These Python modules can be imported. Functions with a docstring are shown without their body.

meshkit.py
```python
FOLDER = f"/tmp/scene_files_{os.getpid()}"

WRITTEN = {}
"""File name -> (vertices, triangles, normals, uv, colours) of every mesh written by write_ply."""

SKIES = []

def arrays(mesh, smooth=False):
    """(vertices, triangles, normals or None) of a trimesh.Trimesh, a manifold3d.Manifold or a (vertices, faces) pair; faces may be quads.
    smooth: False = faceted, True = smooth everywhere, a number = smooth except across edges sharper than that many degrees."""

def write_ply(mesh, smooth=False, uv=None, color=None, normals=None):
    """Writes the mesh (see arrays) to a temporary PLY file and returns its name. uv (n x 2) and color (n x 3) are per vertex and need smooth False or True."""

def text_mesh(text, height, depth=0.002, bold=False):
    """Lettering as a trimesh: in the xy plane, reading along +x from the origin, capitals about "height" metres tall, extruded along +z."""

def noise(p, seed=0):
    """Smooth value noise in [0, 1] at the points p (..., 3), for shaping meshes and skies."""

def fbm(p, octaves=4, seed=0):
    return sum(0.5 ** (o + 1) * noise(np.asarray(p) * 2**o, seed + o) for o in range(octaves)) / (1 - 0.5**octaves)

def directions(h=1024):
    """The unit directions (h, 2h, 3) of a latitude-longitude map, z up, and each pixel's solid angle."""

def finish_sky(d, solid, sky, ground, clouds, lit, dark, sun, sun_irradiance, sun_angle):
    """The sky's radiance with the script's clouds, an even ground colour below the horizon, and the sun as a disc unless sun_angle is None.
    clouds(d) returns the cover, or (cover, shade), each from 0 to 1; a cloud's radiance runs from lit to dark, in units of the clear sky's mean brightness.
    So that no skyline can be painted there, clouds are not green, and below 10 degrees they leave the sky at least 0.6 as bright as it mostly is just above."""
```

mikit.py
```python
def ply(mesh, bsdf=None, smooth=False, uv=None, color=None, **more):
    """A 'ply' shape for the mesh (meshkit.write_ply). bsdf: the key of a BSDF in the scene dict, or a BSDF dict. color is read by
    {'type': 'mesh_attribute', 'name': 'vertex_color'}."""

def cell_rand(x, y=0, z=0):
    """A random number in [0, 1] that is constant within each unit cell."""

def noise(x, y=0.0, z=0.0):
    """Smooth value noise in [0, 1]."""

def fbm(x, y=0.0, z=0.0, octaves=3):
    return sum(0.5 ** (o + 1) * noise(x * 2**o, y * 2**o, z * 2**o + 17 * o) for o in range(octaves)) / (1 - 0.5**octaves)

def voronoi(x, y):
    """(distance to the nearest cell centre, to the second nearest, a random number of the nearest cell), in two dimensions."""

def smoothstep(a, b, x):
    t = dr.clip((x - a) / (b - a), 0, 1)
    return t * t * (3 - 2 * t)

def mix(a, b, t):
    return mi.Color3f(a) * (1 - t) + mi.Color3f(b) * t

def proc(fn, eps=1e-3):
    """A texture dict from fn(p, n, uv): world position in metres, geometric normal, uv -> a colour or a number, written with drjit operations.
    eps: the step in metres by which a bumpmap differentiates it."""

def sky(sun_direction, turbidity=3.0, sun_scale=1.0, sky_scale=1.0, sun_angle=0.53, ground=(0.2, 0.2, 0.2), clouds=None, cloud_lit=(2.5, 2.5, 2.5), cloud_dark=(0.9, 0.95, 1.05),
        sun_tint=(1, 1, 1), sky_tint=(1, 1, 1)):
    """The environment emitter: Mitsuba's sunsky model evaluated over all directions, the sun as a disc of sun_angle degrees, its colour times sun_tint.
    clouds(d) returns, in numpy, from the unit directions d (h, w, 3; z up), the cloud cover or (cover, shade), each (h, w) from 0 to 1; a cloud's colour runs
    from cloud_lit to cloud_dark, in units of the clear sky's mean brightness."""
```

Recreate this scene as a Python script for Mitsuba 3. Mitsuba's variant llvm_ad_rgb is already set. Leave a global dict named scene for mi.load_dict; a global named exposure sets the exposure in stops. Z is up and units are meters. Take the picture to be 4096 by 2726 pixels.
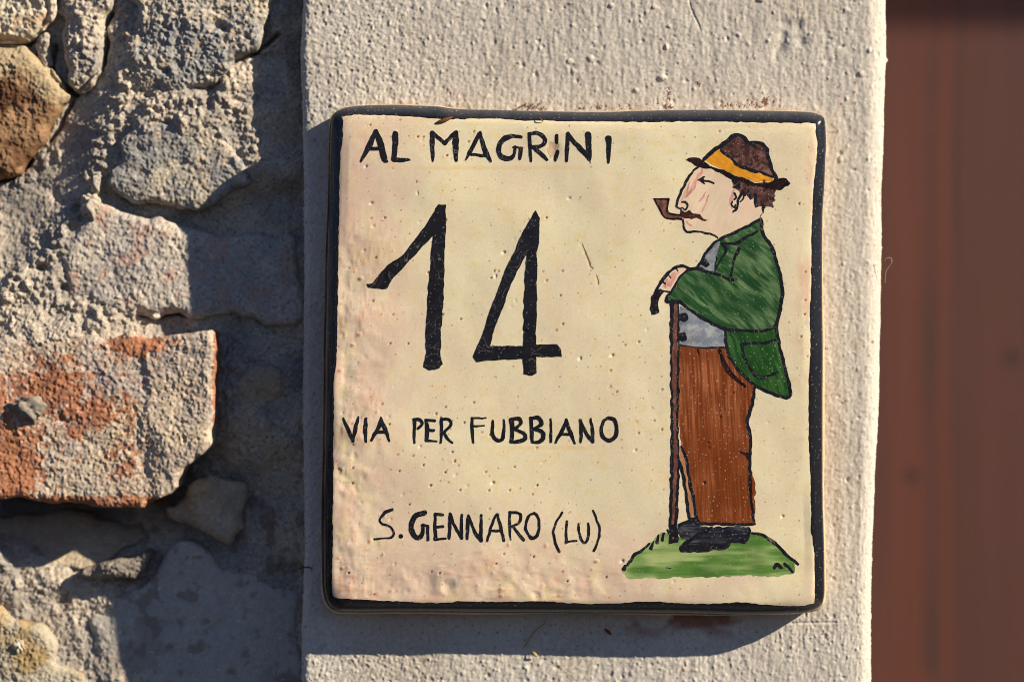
import math
import numpy as np
import shapely
from shapely.geometry import Polygon, Point
from shapely.ops import unary_union
from scipy.ndimage import gaussian_filter, map_coordinates
from scipy.interpolate import RBFInterpolator
import mapbox_earcut as earcut
import trimesh
import mitsuba as mi
import drjit as dr
import mikit, meshkit
from mikit import proc, noise, fbm, voronoi, smoothstep, mix

scene, labels = {}, {}
T = mi.ScalarTransform4f

# ------------------------------------------------------------------ camera, light, exposure
DIST = 1.15                      # lens to the tile's face; x right, z up, the wall faces -y
scene['camera'] = {
    'type': 'thinlens', 'fov': 2 * math.degrees(math.atan(0.2048 / DIST)), 'fov_axis': 'x',
    'aperture_radius': 0.0135, 'focus_distance': DIST, 'near_clip': 0.01, 'far_clip': 50.0,
    'to_world': T().look_at(origin=[0, -DIST, 0], target=[0, 0, 0], up=[0, 0, 1])}
SUN = (2.35, -1.0, 1.35)
scene['sky'] = mikit.sky(SUN, turbidity=2.2, sky_scale=.35, ground=(0.05, 0.048, 0.046), sun_tint=(.90, 1, 1.19), sky_tint=(.92, .96, 1.28))
exposure = 2.7

# ------------------------------------------------------------------ helpers
PX = 1e-4                        # one measured unit on the tile's face is 0.1 mm
FRONT = 0.0165                    # the pillar's face lies this far behind the tile's face


def kd(y):
    return (DIST + y) / DIST


class Tex:
    """Periodic smooth noise of unit deviation; sx, sz are its grain in metres."""

    def __init__(self, sx, sz, seed, size=768):
        self.rx, self.rz = sx / 2.2, sz / 2.2
        g = np.random.default_rng(seed).standard_normal((size, size))
        g = gaussian_filter(g, 2.2, mode='wrap')
        self.g = ((g - g.mean()) / g.std()).astype(np.float32)

    def __call__(self, x, z):
        x, z = np.broadcast_arrays(np.asarray(x, float), np.asarray(z, float))
        return map_coordinates(self.g, [(z / self.rz).ravel() + 400.3, (x / self.rx).ravel() + 377.7], order=1, mode='grid-wrap').reshape(x.shape)


N40, N16, N7, N3 = Tex(.04, .04, 1, 256), Tex(.016, .016, 2, 512), Tex(.007, .007, 3), Tex(.003, .003, 4)
N15, N07, N04 = Tex(.0015, .0015, 5), Tex(.0007, .0007, 6), Tex(.0004, .0004, 7)
NV1, NV2 = Tex(.00045, .0019, 8), Tex(.0013, .0075, 9)
N035 = Tex(.00036, .00036, 10)
M7, M3, M15 = Tex(.007, .007, 13), Tex(.003, .003, 14), Tex(.0015, .0015, 15)
J1, J2 = Tex(.0007, .0007, 21), Tex(.0007, .0007, 22)


class Grains:
    """A field of small rounded grains on a rectangle of the wall."""

    def __init__(self, box, n, r0, r1, seed, dens=None, flat=.8, power=2.0, res=.00028):
        self.box, self.res = box, res
        x0, x1, z0, z1 = box
        w, h = int((x1 - x0) / res) + 1, int((z1 - z0) / res) + 1
        self.g = np.zeros((h, w), np.float32)
        rng = np.random.default_rng(seed)
        xs, zs = rng.uniform(x0, x1, n), rng.uniform(z0, z1, n)
        rs = r0 + (r1 - r0) * rng.random(n) ** power
        el = rng.uniform(.75, 1.3, n)
        keep = np.ones(n, bool) if dens is None else rng.random(n) < dens(xs, zs)
        hs = rng.uniform(.6, 1.1, n) * flat
        for x, z, r, e, hh in zip(xs[keep], zs[keep], rs[keep], el[keep], hs[keep]):
            k = int(r * 1.3 / res) + 2
            ci, cj = int((z - z0) / res), int((x - x0) / res)
            i0, i1, j0, j1 = max(ci - k, 0), min(ci + k + 1, h), max(cj - k, 0), min(cj + k + 1, w)
            if i0 >= i1 or j0 >= j1:
                continue
            dz = (np.arange(i0, i1) * res + z0 - z)[:, None] * e
            dx = (np.arange(j0, j1) * res + x0 - x)[None] / e
            q = 1 - (dx * dx + dz * dz) / (r * r)
            patch = np.where(q > 0, np.sqrt(np.maximum(q, 0)), 0) * r * hh
            sub = self.g[i0:i1, j0:j1]
            np.maximum(sub, patch, out=sub)
        self.g = gaussian_filter(self.g, .6)

    def __call__(self, x, z):
        x, z = np.broadcast_arrays(np.asarray(x, float), np.asarray(z, float))
        return map_coordinates(self.g, [((z - self.box[2]) / self.res).ravel(), ((x - self.box[0]) / self.res).ravel()], order=1, mode='constant').reshape(x.shape)


def grid_faces(nr, nc, flip=False):
    i, j = np.meshgrid(np.arange(nr - 1), np.arange(nc - 1), indexing='ij')
    a = (i * nc + j).ravel()
    f = np.vstack([np.stack([a, a + 1, a + nc + 1], 1), np.stack([a, a + nc + 1, a + nc], 1)])
    return f[:, ::-1] if flip else f


def normals_of(v, f):
    n = np.zeros_like(v)
    c = np.cross(v[f[:, 1]] - v[f[:, 0]], v[f[:, 2]] - v[f[:, 0]])
    for k in range(3):
        np.add.at(n, f[:, k], c)
    return n / np.maximum(np.linalg.norm(n, axis=1, keepdims=True), 1e-30)


def compact(v, f, *more):
    used, inv = np.unique(f.ravel(), return_inverse=True)
    return (v[used], inv.reshape(-1, 3)) + tuple(m[used] for m in more)


def put(key, v, f, bsdf, n=None, uv=None):
    """One mesh of the scene, with smooth normals."""
    v, f = np.asarray(v, float), np.asarray(f, int)
    if n is None:
        n = normals_of(v, f)
    if uv is not None:
        uv = np.round(uv, 3)          # no denormal differences: they spoil the tangent frame
    path = meshkit.write_ply((v, f), False, uv, None, n)
    scene[key] = {'type': 'ply', 'filename': path, 'face_normals': False, 'bsdf': {'type': 'ref', 'id': bsdf}}


def tag(key, label=None, category=None, **more):
    d = dict(more)
    if label:
        d['label'] = label
    if category:
        d['category'] = category
    labels[key] = d


def grow(start, end, step0, ratio=1.25):
    out, s, x = [], step0, start
    sign = 1 if end > start else -1
    while abs(end - x) > s * 1.5:
        x += sign * s
        out.append(x)
        s *= ratio
    out.append(end)
    return np.array(out)


def axis(lo, hi, step, far_lo, far_hi):
    d = np.arange(lo, hi + step / 2, step)
    return np.concatenate([grow(d[0], far_lo, step)[::-1], d, grow(d[-1], far_hi, step)])


def tube(points, radii, sides=7):
    p = np.asarray(points, float)
    r = np.broadcast_to(radii, (len(p),))
    t = np.gradient(p, axis=0)
    t /= np.linalg.norm(t, axis=1, keepdims=True)
    a = np.cross(t, [0.13, 1, 0.21])
    a /= np.linalg.norm(a, axis=1, keepdims=True)
    b = np.cross(t, a)
    g = np.arange(sides) * 2 * np.pi / sides
    v = p[:, None] + r[:, None, None] * (np.cos(g)[None, :, None] * a[:, None] + np.sin(g)[None, :, None] * b[:, None])
    i, j = np.meshgrid(np.arange(len(p) - 1), np.arange(sides), indexing='ij')
    q = np.stack([i * sides + j, i * sides + (j + 1) % sides, (i + 1) * sides + (j + 1) % sides, (i + 1) * sides + j], -1).reshape(-1, 4)
    return v.reshape(-1, 3), np.vstack([q[:, [0, 1, 2]], q[:, [0, 2, 3]]])


def spline(pts, n):
    p = np.asarray(pts, float)
    s = np.concatenate([[0], np.cumsum(np.linalg.norm(np.diff(p, axis=0), axis=1))])
    from scipy.interpolate import PchipInterpolator
    return PchipInterpolator(s, p, axis=0)(np.linspace(0, s[-1], n))


# ------------------------------------------------------------------ materials
def C(r, g, b):
    return mi.Color3f(r, g, b)


def speck(p, scale, size, seed=0.0):
    """1 inside scattered round specks."""
    d, _, w = voronoi(p.x * scale + seed, p.z * scale + 2.7 * seed)
    return dr.select(d < size * w * w, mi.Float(1), mi.Float(0))


def f_plaster(p, n, uv):
    a = fbm(p.x * 60, p.z * 40, p.y * 60, 3)
    b = fbm(p.x * 1300, p.z * 1000, p.y * 1300, 2)
    c = mix(C(.50, .465, .415), C(.575, .54, .485), a)
    c = mix(c, C(.46, .40, .33), smoothstep(.45, .7, fbm(p.x * 25 + 2, p.z * 18, 1, 3)) * .5)
    c = c * (.78 + .42 * b)
    c = mix(c, C(.36, .16, .09), speck(p, 230, .16, 3.1) * speck(p, 60, .5, 2.0) * .8)
    c = mix(c, C(.58, .45, .20), speck(p, 170, .11, 7.7) * speck(p, 40, .5, 5.0) * .7)
    c = mix(c, C(.20, .18, .16), speck(p, 330, .2, 1.3) * .5)
    # a rusty damp patch that ran out under the tile
    st = smoothstep(.46, .62, fbm(p.x * 70 + 3, p.z * 90, 0, 3)) * smoothstep(-.1225, -.1145, p.z) * smoothstep(-.105, -.112, p.z) * smoothstep(.03, .05, p.x) * smoothstep(.108, .09, p.x)
    return mix(c, C(.26, .10, .06), st * .85)


def f_mortar(p, n, uv):
    a = fbm(p.x * 70 + 9, p.z * 70, p.y * 50, 3)
    b = fbm(p.x * 1000, p.z * 1000, p.y * 1000, 2)
    c = mix(C(.285, .262, .238), C(.46, .40, .325), smoothstep(.3, .7, a))
    c = c * (.6 + .75 * b)
    c = mix(c, C(.36, .20, .12), speck(p, 300, .18, 4.1) * .6)
    c = mix(c, C(.12, .11, .11), speck(p, 420, .3, 8.1) * .55)
    c = mix(c, C(.17, .12, .09), smoothstep(.60, .74, fbm(p.x * 130 + 7, p.z * 150, 2, 3)) * smoothstep(-.055, -.07, p.z) * .6)
    c = mix(c, C(.66, .62, .55), speck(p, 280, .14, 2.2) * .5)
    return c


def f_grey(p, n, uv):
    a = fbm(p.x * 90 + 4, p.z * 90, p.y * 60, 3)
    b = fbm(p.x * 1100, p.z * 1100, p.y * 1100, 2)
    c = mix(C(.28, .275, .268), C(.47, .41, .325), smoothstep(.40, .64, a)) * (.55 + .85 * b)
    c = mix(c, C(.52, .33, .16), speck(p, 210, .25, 6.6) * .5)
    return mix(c, C(.10, .10, .11), speck(p, 330, .3, 1.7) * .55)


def f_pale(p, n, uv):
    a = fbm(p.x * 80 + 1, p.z * 80, p.y * 80, 3)
    b = fbm(p.x * 900, p.z * 900, p.y * 900, 2)
    c = mix(C(.44, .37, .27), C(.60, .54, .44), a) * (.74 + .5 * b)
    return mix(c, C(.42, .24, .11), smoothstep(.56, .7, fbm(p.x * 160, p.z * 160, 3, 2)) * .5)


def f_rust(p, n, uv):
    a = fbm(p.x * 110, p.z * 110, p.y * 110, 3)
    b = fbm(p.x * 800, p.z * 800, p.y * 800, 2)
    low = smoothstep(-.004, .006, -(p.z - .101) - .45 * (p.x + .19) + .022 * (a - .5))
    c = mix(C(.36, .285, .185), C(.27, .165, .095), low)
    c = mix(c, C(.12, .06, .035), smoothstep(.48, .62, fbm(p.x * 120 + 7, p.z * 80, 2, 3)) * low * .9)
    return c * (.7 + .55 * b)


def f_sand(p, n, uv):
    a = fbm(p.x * 85 + 5, p.z * 85, p.y * 40, 3)
    b = fbm(p.x * 850, p.z * 850, p.y * 850, 2)
    c = mix(C(.38, .34, .27), C(.36, .26, .13), smoothstep(.4, .66, a))
    c = mix(c, C(.16, .13, .10), smoothstep(.58, .72, fbm(p.x * 120 + 2, p.z * 120, 8, 3)) * .7)
    return c * (.72 + .5 * b)


def f_block(p, n, uv):
    a = fbm(p.x * 65 + 12, p.z * 65, p.y * 50, 3)
    b = fbm(p.x * 1100, p.z * 1100, p.y * 1100, 2)
    c = mix(C(.36, .335, .31), C(.49, .435, .37), smoothstep(.35, .65, a)) * (.6 + .75 * b)
    c = mix(c, C(.46, .26, .20), smoothstep(.60, .72, fbm(p.x * 150, p.z * 150, 3, 3)) * .5)
    return mix(c, C(.14, .125, .12), speck(p, 400, .28, 3.7) * .5)


def f_slab(p, n, uv):
    a = fbm(p.x * 45 + 2, p.z * 45, p.y * 50, 3)
    b = fbm(p.x * 1000, p.z * 1000, p.y * 1000, 2)
    c = mix(C(.37, .35, .32), C(.50, .465, .41), a) * (.78 + .4 * b)
    c = mix(c, C(.22, .15, .11), smoothstep(.58, .72, fbm(p.x * 190 + 7, p.z * 190, 2, 3)) * .6)
    c = mix(c, C(.26, .22, .19), smoothstep(.55, .7, fbm(p.x * 60 + 17, p.z * 90, 2, 3)) * .5)
    return mix(c, C(.78, .77, .75), speck(p, 160, .07, 2.2) * .8)


def f_tan(p, n, uv):
    a = fbm(p.x * 120 + 5, p.z * 120, p.y * 80, 3)
    b = fbm(p.x * 850, p.z * 850, p.y * 850, 2)
    return mix(C(.30, .24, .17), C(.50, .43, .33), a) * (.72 + .5 * b)


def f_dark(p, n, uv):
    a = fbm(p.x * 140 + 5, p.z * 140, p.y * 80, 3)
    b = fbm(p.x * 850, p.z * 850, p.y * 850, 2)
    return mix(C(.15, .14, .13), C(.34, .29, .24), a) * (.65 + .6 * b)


def f_brick(p, n, uv):
    a = fbm(p.x * 75 + 2.2, p.z * 75, p.y * 40, 4)
    b = fbm(p.x * 950, p.z * 950, p.y * 950, 2)
    g = fbm(p.x * 420 + 7, p.z * 420, 3, 3)
    red = mix(C(.34, .145, .083), C(.47, .222, .12), a)
    red = mix(red, C(.24, .11, .085), smoothstep(.5, .7, fbm(p.x * 120, p.z * 60 + 5, 1, 2)) * .5)
    ash = mix(C(.37, .335, .32), C(.52, .44, .325), fbm(p.x * 100, p.z * 100, 5, 2))
    # old mortar still sticking to most of the face; the red shows low on the left, in a band across, along the top and the right arris
    m = mi.Float(0)
    for u, v, ru, rv, k in ((40, 560, 170, 280, 1.0), (230, 230, 210, 150, .95), (420, 330, 200, 90, .9), (640, 20, 170, 60, .8), (360, 420, 60, 40, .8), (560, 560, 90, 120, .55), (0, 300, 90, 200, .6)):
        x0, z0 = (u / 1.1508 - 2048) * 1.018e-4, -v / 1.1508 * 1.018e-4
        m = dr.maximum(m, k * dr.exp(-(dr.square((p.x - x0) / (ru * 8.85e-5)) + dr.square((p.z - z0) / (rv * 8.85e-5)))))
    m = dr.maximum(m, smoothstep(-.1225, -.1200, p.x + .004 * (a - .5)) * .9)
    m = dr.maximum(m, smoothstep(-.0625, -.0645, p.z + .004 * (a - .5)) * .7)
    on = smoothstep(.22, .74, .90 - 1.05 * m + 1.1 * (g - .5) + .9 * (b - .5) + .3 * (a - .5)) * .92
    return mix(red, ash, on) * (.62 + .7 * b)


def f_glaze(p, n, uv):
    a = fbm(p.x * 55 + 1, p.z * 55, 0, 3)
    sx, sz = fbm(p.x * 900, p.z * 60, 1, 3), fbm(p.x * 60, p.z * 900, 2, 3)
    c = mix(C(.74, .645, .44), C(.752, .69, .475), a)
    c = mix(c, C(.74, .58, .26), smoothstep(.60, .78, fbm(p.x * 330 + 3, p.z * 330, 5, 2)) * .35)
    left, low = smoothstep(-.022, -.066, p.x), smoothstep(-.055, -.098, p.z)
    up = smoothstep(.068, .088, p.z)
    streak = dr.maximum(left * sx, dr.maximum(low * sz * smoothstep(.085, .0, p.x), up * sz * .8))
    c = mix(c, C(.66, .40, .29), smoothstep(.36, .64, streak) * .26)
    c = mix(c, C(.715, .555, .44), dr.maximum(left, low * smoothstep(.11, .03, p.x)) * .55)
    c = mix(c, C(.66, .44, .34), smoothstep(.36, .66, fbm(p.x * 170, p.z * 110 + 4, 3, 3)) * dr.maximum(left, low * smoothstep(.10, .03, p.x)) * .55)
    c = mix(c, C(.72, .60, .34), smoothstep(.60, .72, fbm(p.x * 210 + 9, p.z * 210, 1, 2)) * dr.maximum(left, low) * .5)
    c = mix(c, C(.66, .51, .40), smoothstep(.45, .68, fbm(p.x * 45 + 8, p.z * 45, 3, 3)) * (.22 + .5 * dr.maximum(left, low)))
    rt = smoothstep(.1120, .1160, p.x) * smoothstep(.040, .028, p.z) * smoothstep(-.024, -.012, p.z) + smoothstep(.1160, .1195, p.x) * smoothstep(.095, .070, p.z) * smoothstep(.045, .06, p.z)
    c = mix(c, C(.66, .42, .32), rt * smoothstep(.3, .62, fbm(p.x * 500, p.z * 220, 2, 3)) * .6)
    c = mix(c, C(.56, .22, .11), dr.clip(uv.x, 0, 1) * .75)
    c = mix(c, C(.06, .03, .02), smoothstep(1.1, 1.7, uv.x))
    c = mix(c, C(.42, .20, .09), speck(p, 240, .10, 5.5) * .7)
    # two long yellow brush lines
    wob = .0006 * (fbm(p.x * 60, 4, 0, 2) - .5)
    for z0, x0, x1 in ((.0692, -.06, .04), (-.0428, -.02, .045)):
        c = mix(c, C(.72, .52, .22), smoothstep(.0011, .0003, dr.abs(p.z - z0 - .01 * p.x * 0 + wob)) * smoothstep(x0, x0 + .03, p.x) * smoothstep(x1, x1 - .02, p.x) * .4)
    return c * (.95 + .1 * noise(p.x * 2200, p.z * 2200))


def painted(base, light, sx, sz, amount=.6, dust=.5, dscale=700.0, angle=0.0, lap=(90.0, 90.0), pool=.28, sway=.004):
    """Glaze paint put on with a brush: streaks along the stroke where it is thin, darker laps, dust and pinholes."""
    ca, sa = math.cos(math.radians(angle)), math.sin(math.radians(angle))

    def fn(p, n, uv):
        bend = sway * (fbm(p.x * 60, p.z * 60, 7.0, 2) - .5)
        u, v = p.x * ca + p.z * sa + bend, p.z * ca - p.x * sa
        s = smoothstep(.36, .70, fbm(u * sx + 3, v * sz, 1.5, 3))
        big = smoothstep(.35, .66, fbm(p.x * lap[0], p.z * lap[1] + 3, 2.5, 2))
        c = mix(C(*base), C(*light), s * amount * (.25 + .75 * big))
        c = c * (1 - pool + pool * smoothstep(.28, .55, fbm(p.x * lap[0] * 1.7 + 5, p.z * lap[1] * 1.7, 4.5, 2)) + .14 * s)
        c = mix(c, C(.62, .56, .44), speck(p, dscale, .16, 2.0) * dust)
        return mix(c, C(.66, .56, .38), speck(p, 300, .05, 9.0) * dust)

    return proc(fn)


def f_black(p, n, uv):
    c = C(.008, .008, .011) * (1 + 1.2 * fbm(p.x * 500, p.z * 500, 1, 2))
    c = mix(c, C(.32, .33, .36), speck(p, 620, .17, 2.0) * .45)
    d, e, w = voronoi(p.x * 110 + 2.5 * fbm(p.x * 120, p.z * 120, 1, 2), p.z * 110 + 2.5 * fbm(p.x * 120, p.z * 120, 6, 2))
    return mix(c, C(.22, .19, .15), smoothstep(.030, .008, e - d) * smoothstep(.55, .62, noise(p.x * 90, p.z * 90, 3)) * .6)


def f_border(p, n, uv):
    c = C(.010, .010, .014)
    left = smoothstep(-.070, -.0715, p.x)
    worn = fbm(p.x * 2200, p.z * 110, 1, 3)
    edge = dr.clip(uv.x, 0, 1)
    c = mix(c, C(.085, .065, .050), smoothstep(.42, .66, worn) * edge * left * .8)
    dust_sky_sheen = smoothstep(.15, .75, n.z) * (.35 + .65 * fbm(p.x * 300, p.z * 300, 2, 3))  # slight dust plus a bluish sky reflection painted onto the upward-facing border
    c = mix(c, C(.10, .105, .12), dust_sky_sheen * .55)
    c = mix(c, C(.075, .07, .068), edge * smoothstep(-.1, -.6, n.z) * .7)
    c = mix(c, C(.42, .42, .42), speck(p, 640, .17, 2.0) * .25)
    return mix(c, C(.40, .38, .34), speck(p, 190, .05, 4.0) * .6)


def f_clay(p, n, uv):
    return mix(C(.46, .33, .20), C(.60, .46, .31), fbm(p.x * 200, p.z * 200, p.y * 900, 3)) * (.85 + .3 * noise(p.x * 1500, p.z * 1500, p.y * 1500))


def f_wood(p, n, uv):
    # a flat-sawn board: dark late-wood lines running up it, with an arch low on the left
    p = p * (1 / 1.11)
    w = .004 * (fbm(p.z * 14, 2, 0, 3) - .5) + .010 * (fbm(p.z * 5, 9, 0, 2) - .5)
    arch = .012 * dr.exp(-dr.square((p.x - .193) / .010)) * smoothstep(-.06, -.17, p.z)
    ring = fbm((p.x + w) * 130, (p.z + 4 * arch) * 5, 3.3, 3)
    fine = fbm(p.x * 900, p.z * 12, 4, 2)
    line = lambda x0, s: dr.exp(-dr.square((p.x + w - x0) / s)) * (.45 + .55 * smoothstep(.3, .6, fbm(p.z * 12, x0 * 900, 0, 2)))
    c = mix(C(.100, .034, .020), C(.074, .029, .021), smoothstep(.35, .65, ring))
    grey = smoothstep(.200, .222, p.x + .02 * (fbm(p.z * 15, 5, 0, 2) - .5))
    c = mix(c, C(.078, .036, .029), grey * .7)
    c = mix(c, C(.036, .024, .023), dr.clip(line(.2020, .0030) + line(.2145, .0024) * .9 + line(.2230, .0016) * .4, 0, 1) * .8)
    c = mix(c, C(.105, .032, .016), dr.clip(line(.2085, .0022) * .7 + line(.1950, .003) * .6, 0, 1) * .8)
    r = dr.sqrt(dr.square(p.x - .193) + dr.square((p.z + .185) * .5))
    c = mix(c, C(.105, .035, .019), dr.exp(-dr.square((r - .0125) / .0022)) * smoothstep(-.175, -.165, p.z) * .9)
    c = mix(c, C(.095, .033, .019), dr.exp(-dr.square((r - .0055) / .0018)) * smoothstep(-.18, -.172, p.z) * .7)
    knot = smoothstep(.0042, .0018, dr.sqrt(dr.square(p.x - .190) + dr.square((p.z + .064) * .8)))
    knot2 = smoothstep(.0050, .002, dr.sqrt(dr.square(p.x - .2375) + dr.square((p.z + .008) * .7)))
    c = mix(c, C(.022, .014, .012), dr.maximum(knot, knot2 * .8) * .8)
    return c * C(.88, .70, .70) * (.70 + .32 * fine)


def diffuse(key, fn):
    scene[key] = {'type': 'twosided', 'bsdf': {'type': 'diffuse', 'reflectance': proc(fn)}}


def glossy(key, tex, rough=.2, spec=.2, coat=0.0):
    scene[key] = {'type': 'twosided', 'bsdf': {'type': 'principled', 'base_color': tex, 'roughness': rough, 'specular': spec, 'clearcoat': coat, 'clearcoat_gloss': .9}}


for key, fn in (('plaster', f_plaster), ('mortar_skin', f_mortar), ('grey_stone', f_grey), ('pale_stone', f_pale), ('rust_stone', f_rust), ('sandstone', f_sand), ('tan_stone', f_tan), ('block_stone', f_block), ('slab_stone', f_slab), ('dark_stone', f_dark), ('brick_face', f_brick), ('clay', f_clay)):
    diffuse(key, fn)
glossy('glaze', proc(f_glaze), .18, .35)
glossy('black_glaze', proc(f_black), .22)
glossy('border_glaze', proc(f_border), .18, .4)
glossy('hat_brown', painted((.055, .021, .018), (.25, .125, .11), 520, 520, .95, .4, 700.0, 35), .22)
glossy('dark_brown', painted((.013, .006, .006), (.05, .022, .020), 700, 500, .5, .3), .22)
glossy('moustache_brown', painted((.055, .018, .012), (.10, .035, .025), 700, 500, .6, .3), .22)
glossy('pipe_brown', painted((.13, .050, .038), (.28, .135, .10), 900, 500, .6, .3), .22)
glossy('orange', painted((.70, .29, .02), (.80, .38, .045), 300, 900, .7, .12, 700.0, -30), .22)
glossy('skin', painted((.71, .575, .42), (.66, .43, .34), 600, 70, .6, .08, 700.0, -20, pool=.04), .2)
glossy('blush', painted((.62, .30, .25), (.70, .50, .38), 1300, 200, .9, .05, 700.0, -15), .2)
glossy('green', painted((.017, .070, .020), (.15, .25, .115), 620, 110, .85, .3, 560.0, 48, (70, 70), .15))
glossy('tail_green', painted((.014, .068, .014), (.065, .15, .042), 800, 130, .75, .4, 560.0, 20, (70, 70)))
glossy('grass_green', painted((.085, .20, .040), (.36, .44, .18), 50, 360, .9, .35, 560.0, 0, (60, 80)))
glossy('trouser_brown', painted((.165, .038, .009), (.35, .125, .052), 1300, 55, .75, .45, 560.0, 3, (45, 80), .10, .0006))
glossy('leg_brown', painted((.42, .20, .10), (.5, .27, .15), 900, 130, .5, .3))
glossy('blue_grey', painted((.19, .22, .28), (.44, .45, .42), 260, 400, .7, .5, 560.0, 30))
glossy('shoe_navy', painted((.012, .015, .026), (.10, .105, .115), 160, 1300, .85, .4))
scene['lintel_plaster'] = {'type': 'twosided', 'bsdf': {'type': 'diffuse', 'reflectance': {'type': 'rgb', 'value': [.5, .46, .4]}}}
scene['door_wood'] = {'type': 'twosided', 'bsdf': {'type': 'principled', 'base_color': proc(f_wood), 'roughness': .5, 'specular': .5}}
for key, col in (('dry_grass', (.42, .32, .16)), ('dead_leaf', (.16, .08, .035)), ('red_fibre', (.22, .045, .02)), ('moss_brown', (.25, .145, .105)), ('pale_hair', (.55, .48, .42)), ('crack_dark', (.24, .14, .08))):
    scene[key] = {'type': 'twosided', 'bsdf': {'type': 'diffuse', 'reflectance': {'type': 'rgb', 'value': list(col)}}}

# ------------------------------------------------------------------ the plastered pillar
ZD = .1475
kp = kd(FRONT)
XL, XR = (1207 - 2048) * PX * kp, (3548 - 2048) * PX * kp
edge_z = (1363 - np.array([-400, 0, 400, 660, 1000, 1363, 2000, 2400, 2726, 3100])) * PX * kp
edge_x = (np.array([3552, 3552, 3549, 3546, 3541, 3534, 3520, 3511, 3503, 3494]) - 3548) * PX * kp
rough_left = lambda x, z: np.clip(.55 + .55 * (1 - (x - XL) / .055), .12, 1) * np.clip(.6 + .4 * N16(x, z), 0, 1.4)
bottom = lambda z: np.clip((-.10 - z) / .015, 0, 1)
PBOX = (-.10, .172, -.155, .155)
grain_small = Grains(PBOX, 26000, .00025, .00085, 31, lambda x, z: np.clip(rough_left(x, z) * .5 + bottom(z) * .55 + .06, 0, 1), .48)
grain_big = Grains(PBOX, 420, .0006, .0016, 32, lambda x, z: np.clip(.25 + .45 * N40(x, z) + .5 * rough_left(x, z), 0, 1), .75)
pits = Grains(PBOX, 2600, .0003, .0010, 33, lambda x, z: np.clip(.35 + .5 * N16(x + .1, z) + .3 * np.clip((x - .11) / .03, 0, 1), 0, 1), .8)


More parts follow.
